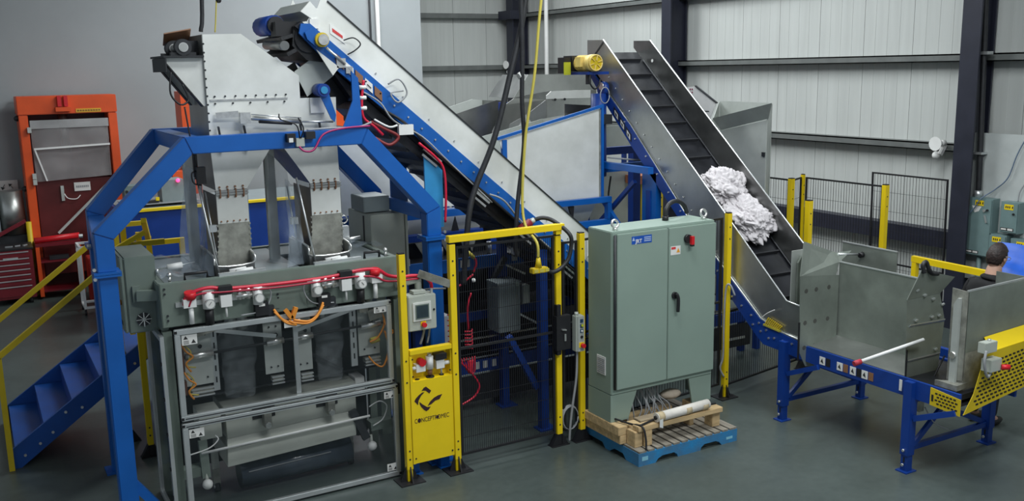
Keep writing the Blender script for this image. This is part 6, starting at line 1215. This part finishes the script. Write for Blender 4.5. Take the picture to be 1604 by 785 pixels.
single('maroon_bar', MB().bar((.15, 18.10, 1.02), (.72, 18.10, 1.30), .06), RED, 'dark red bar slanting behind the tool chest', 'bar')
rs = T('recycle_sign', 'white recycling sign on the plain grey wall above the drum', 'sign', (.55, 18.98, 1.70))
rs.p('board', MB().box(.36, .70, 18.975, 18.995, 1.66, 1.92), PAPER)
for j in range(3):
    a = math.pi / 2 + j * 2 * math.pi / 3; c = Vector((.53, 18.968, 1.78)); e = lambda an, r: c + Vector((math.cos(an) * r, 0, math.sin(an) * r))
    rs.p('arrow', MB().bar(e(a + .45, .085), e(a + 1.35, .075), .006, .04, ref=(0, 1, 0)), INK); rs.p('arrow', MB().prism([e(a + 1.25, .11), e(a + 1.25, .04), e(a + 1.85, .085)], (0, .004, 0)), INK)

# ================================================================== WALL EQUIPMENT
single('backing_board', MB().box(11.94, 11.975, 6.9, 8.25, .70, 2.72), BOARD, 'pale backing board on the wall carrying the electrical boxes', 'board')
def ebox(y0, y1, z0, z1, lab, d=.16, logo=True, gland=True):
    t = T('electrical_box', lab, 'box', (11.9, (y0 + y1) / 2, z0)); x1 = 11.938; x0 = x1 - d
    t.p('body', MB().box(x0 + .012, x1, y0, y1, z0, z1), BOXG); dr_ = t.p('cover', MB().box(x0, x0 + .0115, y0 + .01, y1 - .01, z0 + .01, z1 - .012), BOXG, bevel=.004)
    s = t.p('number_tag', MB().box(x0 - .003, x0 - .0003, (y0 + y1) / 2 - .055, (y0 + y1) / 2 + .07, z1 - .10, z1 - .03), YEL, dr_)
    k = MB()
    for j in range(4): k.box(x0 - .005, x0 - .003, (y0 + y1) / 2 + .04 - j * .026 - (.0 if j < 3 else .012), (y0 + y1) / 2 + .055 - j * .026 - (.0 if j < 3 else .012), z1 - .08, z1 - .05)
    t.p('tag_print', k, INK, dr_, kind='stuff')
    if logo:
        m_ = t.p('maker_plate', MB().box(x0 - .003, x0 - .0003, y1 - .20, y1 - .02, z0 + .03, z0 + .07), INK, dr_); t.p('plate_print', MB().box(x0 - .005, x0 - .003, y1 - .10, y1 - .03, z0 + .04, z0 + .06), PAPER, dr_); t.p('plate_print', MB().box(x0 - .005, x0 - .003, y1 - .19, y1 - .12, z0 + .037, z0 + .063), PAPER, dr_)
    else: t.p('white_tag', MB().box(x0 - .003, x0 - .0003, (y0 + y1) / 2 - .03, (y0 + y1) / 2 + .04, z1 - .18, z1 - .155), PAPER, dr_)
    t.p('switch', MB().cyl((x0 - .02, y0 + .06, z1 - .15), (x0, y0 + .06, z1 - .15), .014, 8), BLACK)
    return t
e1 = ebox(7.81, 8.165, 1.07, 1.86, 'tall electrical box on the backing board beside the dark column')
e1.p('torn_label', MB().py([(0, 0)], 0, 0) if False else MB().prism([(11.777, 8.10, 1.75), (11.777, 7.96, 1.75), (11.777, 8.0, 1.68), (11.777, 8.06, 1.66)], (-.002, 0, 0)), PAPER); e1.p('handle', MB().bar((11.765, 7.90, 1.64), (11.765, 7.87, 1.54), .02), ALU); e1.p('knob', MB().cyl((11.75, 7.91, 1.70), (11.777, 7.91, 1.70), .02, 8), ALU)
e1.p('lower_conduit', MB().cyl((11.86, 8.0, .3), (11.86, 8.0, 1.05), .03, 8), BOXG)
ebox(7.44, 7.69, 1.44, 1.85, 'upper small electrical box on the backing board')
ebox(7.58, 7.83, 1.02, 1.40, 'lower small electrical box just above the person, beside the tall box', logo=False)
ebox(7.20, 7.52, 1.02, 1.38, 'lower electrical box at the picture edge, under the upper small box', logo=False)
single('wall_conduit', MB().tube([(11.86, 8.08, 1.93), (11.86, 8.10, 2.6), (11.86, 8.14, 3.6), (11.86, 8.2, 5.2), (11.86, 8.22, 7.9)], .035, 10), RUB, 'black conduit rising from the tall electrical box', 'conduit')
single('conduit_fitting', MB().cyl((11.86, 8.08, 1.85), (11.86, 8.08, 1.95), .05, 12), ALU, 'ribbed metal fitting where the black conduit enters the tall box', 'fitting'); single('conduit_clamp', MB().box(11.80, 11.93, 8.04, 8.20, 2.44, 2.47), ALU, 'metal clamp on the black conduit above the backing board', 'clamp')
single('conduit_clamp', MB().box(11.80, 11.93, 8.06, 8.24, 3.76, 3.80), ALU, 'metal clamp on the black conduit level with the upper girt', 'clamp')
single('data_wire', MB().tube([(11.90, 7.3, 2.95), (11.90, 7.49, 2.68), (11.90, 7.60, 2.45), (11.90, 7.70, 2.15), (11.88, 7.86, 1.98), (11.75, 7.96, 1.86), (11.75, 8.05, 1.72), (11.75, 8.2, 1.56), (11.8, 8.26, 1.52)], .008, 6), mat('blue_grey_wire', (0.12, 0.17, 0.25), rough=0.5), 'thin blue-grey wire looping down the backing board to the tall box', 'wire')
single('wall_socket', MB().box(11.90, 11.939, 7.28, 7.40, 2.24, 2.42), MIDG, 'small dark wall box high on the backing board', 'box')
single('box_lead', MB().tube([(11.88, 7.52, 1.86), (11.88, 7.50, 2.0), (11.90, 7.42, 2.15), (11.90, 7.36, 2.24)], .010, 6), CABLE, 'grey lead rising from the upper small electrical box', 'cable')
bt = T('blue_sheet_table', 'bright blue sheet draped over a bench by the electrical boxes', 'bench', (11.0, 7.0, 0))
bt.p('sheet', sheet([(10.42, 6.75, 1.20), (10.42, 6.0, 1.13), (10.72, 6.0, 1.50), (10.72, 7.0, 1.52)], 8, 8, .03, .012), TARP); bt.p('bench_top', MB().box(10.4, 11.0, 5.9, 7.0, .85, .90), DARK)
for x, y_ in ((10.45, 5.95), (10.9, 5.95), (10.45, 6.9), (10.9, 6.9)): bt.p('leg', MB().box(x, x + .05, y_, y_ + .05, 0, .85), DARK)
bt.p('prop', MB().box(10.80, 10.86, 6.0, 6.9, .901, 1.46), DARK)
yr = T('yellow_barrier', 'yellow tube barrier beyond the loading hopper and behind the person', 'barrier', (9.5, 6.4, 0))
yr.p('top_rail', MB().bar((9.5, 7.25, 1.415), (9.5, 5.55, 1.39), .055, .07), YEL); yr.p('post', MB().box(9.47, 9.53, 7.18, 7.24, 0, 1.375), YEL); yr.p('post', MB().box(9.47, 9.53, 5.56, 5.62, 0, 1.355), YEL)

# ================================================================== PERSON
PX, PY = 8.80, 5.78
person = T('person', 'person in black t-shirt with short dark hair and glasses, back turned behind the tail hopper', 'person', (PX, PY, 0))
def skin(name, verts, edges, radii, m, sub=2, parent=None, root=0):
    me = bpy.data.meshes.new(name); me.from_pydata([(v[0], v[1], v[2]) for v in verts], edges, []); o = bpy.data.objects.new(name, me); COL.objects.link(o)
    md = o.modifiers.new('s', 'SKIN'); md.use_smooth_shade = True; sd = o.modifiers.new('d', 'SUBSURF'); sd.levels = sub; sd.render_levels = sub
    for i, r in enumerate(radii):
        r = r if isinstance(r, tuple) else (r, r); me.skin_vertices[0].data[i].radius = r
    me.skin_vertices[0].data[root].use_root = True
    dg = bpy.context.evaluated_depsgraph_get(); ev = bpy.data.meshes.new_from_object(o.evaluated_get(dg)); ev.name = name; o.modifiers.clear(); o.data = ev
    ev.materials.clear(); ev.materials.append(m); ev.polygons.foreach_set('use_smooth', [True] * len(ev.polygons)); o.parent = parent or person.o
    return o
V = []; E_ = []; Rr = []
def jv(p, r, par=None):
    V.append(p); Rr.append(r)
    if par is not None: E_.append((par, len(V) - 1))
    return len(V) - 1
pel = jv((0, 0, .98), .14); wst = jv((0, 0, 1.14), .125, pel); chst = jv((.02, 0, 1.34), .15, wst); nb_ = jv((.0, 0, 1.52), .095, chst); nk = jv((.02, 0, 1.60), .078, nb_); nk2 = jv((.05, 0, 1.69), .075, nk)
hands = []
for s in (1, -1):
    sh = jv((-.0, s * .175, 1.455), .068, chst); el = jv((.06, s * .26, 1.17), .045, sh); wr_ = jv((.30, s * .21, 1.10), .030, el); hd_ = jv((.37, s * .20, 1.09), .034, wr_); pm = jv((.42, s * .195, 1.08), .032, hd_)
    for fi in range(4):
        a = jv((.45, s * .195 + (fi - 1.5) * .020, 1.075), .0095, pm); b_ = jv((.485 - .005 * abs(fi - 1.2), s * .195 + (fi - 1.5) * .021, 1.06), .0085, a); jv((.505 - .006 * abs(fi - 1.2), s * .195 + (fi - 1.5) * .021, 1.035), .0075, b_)
    t1 = jv((.40, s * .155, 1.075), .011, hd_); jv((.43, s * .140, 1.06), .009, t1)
    hp_ = jv((0, s * .095, .90), .088, pel); kn = jv((.03, s * .10, .50), .058, hp_); an = jv((0, s * .10, .10), .042, kn); jv((.09, s * .105, .05), .040, an)
body = skin('body', V, E_, Rr, SKIN)
body['label'] = 'fair skin'
# head: ellipsoid shaped with jaw, brow and nose, looking towards +X and slightly down
hk = MB(); n, m2 = 28, 22; vs = []
tilt = 0.30
def headpt(p): p = p * 1.13; return Vector((p.x * math.cos(tilt) + p.z * math.sin(tilt) + .06, p.y, -p.x * math.sin(tilt) + p.z * math.cos(tilt) + 1.745))
def headshape(d, grow=0):
    x, y_, z = d; r = Vector((.098 * x, .076 * y_, .122 * z))
    if z < 0: r.x += .018 * max(0, x) * (-z); r.y *= 1 - .28 * (-z); r.x *= 1 - .18 * max(0, -x) * (-z)
    if x > .75 and abs(y_) < .22 and -.35 < z < .12: r.x += .026 * (1 - abs(y_) / .22) * (1 - abs(z + .15) / .30 if abs(z + .15) < .30 else 0)
    if x > .5 and .05 < z < .25: r.x += .005
    if x > .55 and z < -.75: r.x += .012
    return r * (1 + grow)
for j in range(m2 + 1):
    th = math.pi * j / m2
    for i in range(n):
        a = 2 * math.pi * i / n; vs.append(headpt(headshape((math.sin(th) * math.cos(a), math.sin(th) * math.sin(a), math.cos(th)))))
fs = [(j * n + i, (j + 1) * n + i, (j + 1) * n + (i + 1) % n, j * n + (i + 1) % n) for j in range(m2) for i in range(n)]
def loc2w(k):
    k.v = [(v[0] + PX, v[1] + PY, v[2]) for v in k.v]; return k
hk.add(vs, fs, True)
for s in (1, -1):
    e_ = headpt(Vector((.0, s * .076, -.01))); hk.sphere(e_, .026, 10, 8, (.75, .35, 1.15))
    hk.sphere(headpt(Vector((.092, s * .030, .012))), .011, 8, 6)
lip = headpt(Vector((.100, 0, -.068))); hk.sphere(lip, .017, 8, 6, (.5, 1.2, .45))
# join the head into the one body mesh
bmj = bmesh.new(); bmj.from_mesh(body.data); hm_ = hk.mesh('head'); bmj.from_mesh(hm_); bmj.to_mesh(body.data); bmj.free(); bpy.data.meshes.remove(hm_)
body.data.polygons.foreach_set('use_smooth', [True] * len(body.data.polygons))
hr = MB(); vs = []; keep = {}
for j in range(m2 + 1):
    th = math.pi * j / m2
    for i in range(n):
        a = 2 * math.pi * i / n; d = Vector((math.sin(th) * math.cos(a), math.sin(th) * math.sin(a), math.cos(th)))
        ok = d.z > (.42 if d.x > .35 else (.42 - (.35 - d.x) * 1.6 if d.x > -.2 else -.62))
        q = headshape(d, .10 + .03 * noise.noise(d * 6) if ok else -.04); vs.append(headpt(q))
hr.add(vs, fs, True); person.p('hair', loc2w(hr), HAIR)
gk = MB()
for s in (1, -1):
    gk.tube([headpt(Vector((.112, s * .034 + .024 * math.cos(a), .012 + .017 * math.sin(a)))) for a in [k_ * math.pi / 6 for k_ in range(13)]], .0025, 5, sub=1); gk.tube([headpt(Vector((.112, s * .058, .018))), headpt(Vector((.05, s * .080, .020))), headpt(Vector((-.01, s * .082, .012)))], .003, 5, sub=1)
person.p('glasses', loc2w(gk), CABLE)
# clothing
V = []; E_ = []; Rr = []
a0 = jv((0, 0, .93), (.22, .16)); a1 = jv((0, 0, 1.14), (.22, .16), a0); a2 = jv((.0, 0, 1.40), (.22, .19), a1); a3 = jv((-.01, 0, 1.51), (.15, .13), a2); a4 = jv((.015, 0, 1.59), .088, a3)
for s in (1, -1): b0 = jv((0, s * .19, 1.44), .115, a2); jv((.055, s * .27, 1.22), .088, b0)
skin('tshirt', V, E_, Rr, SHIRT)
V = []; E_ = []; Rr = []
a0 = jv((0, 0, 1.0), .150)
for s in (1, -1): b0 = jv((0, s * .095, .88), .102, a0); b1 = jv((.03, s * .10, .50), .075, b0); jv((0, s * .10, .09), .060, b1)
skin('trousers', V, E_, Rr, JEANS)
for s in (1, -1): person.p('shoe', MB().sphere((PX + .06, PY + s * .10, .045), .06, 12, 8, (2.2, .85, .75)), BLACK)

# ---- repeats carry a group phrase
GROUPS = {'fence_post': 'yellow fence posts', 'mesh_fence': 'black wire mesh fence sections', 'timber': 'timbers on the blue pallet', 'hanging_cable': 'cables hanging from the ceiling', 'air_regulator_set': 'air regulator sets on the machine head', 'stepper_drive': 'black valves on the machine head',
          'guard_door': 'clear guard doors of the bagging machine', 'crumpled_linen': 'linen bundles on the belt', 'electrical_box': 'electrical boxes on the backing board', 'strap': 'black straps on the pallet', 'conduit_clamp': 'clamps on the black conduit', 'hand_tool': 'tools on the tool chest',
          'leg_post': 'blue legs under the yellow panel', 'red_air_hose': 'red hoses on the machine head', 'wall_sounder': 'white wall sounders', 'wall_conduit': 'conduits on the walls'}
for o in S.objects:
    if o.parent is None and o.name.split('.')[0] in GROUPS: o['group'] = GROUPS[o.name.split('.')[0]]
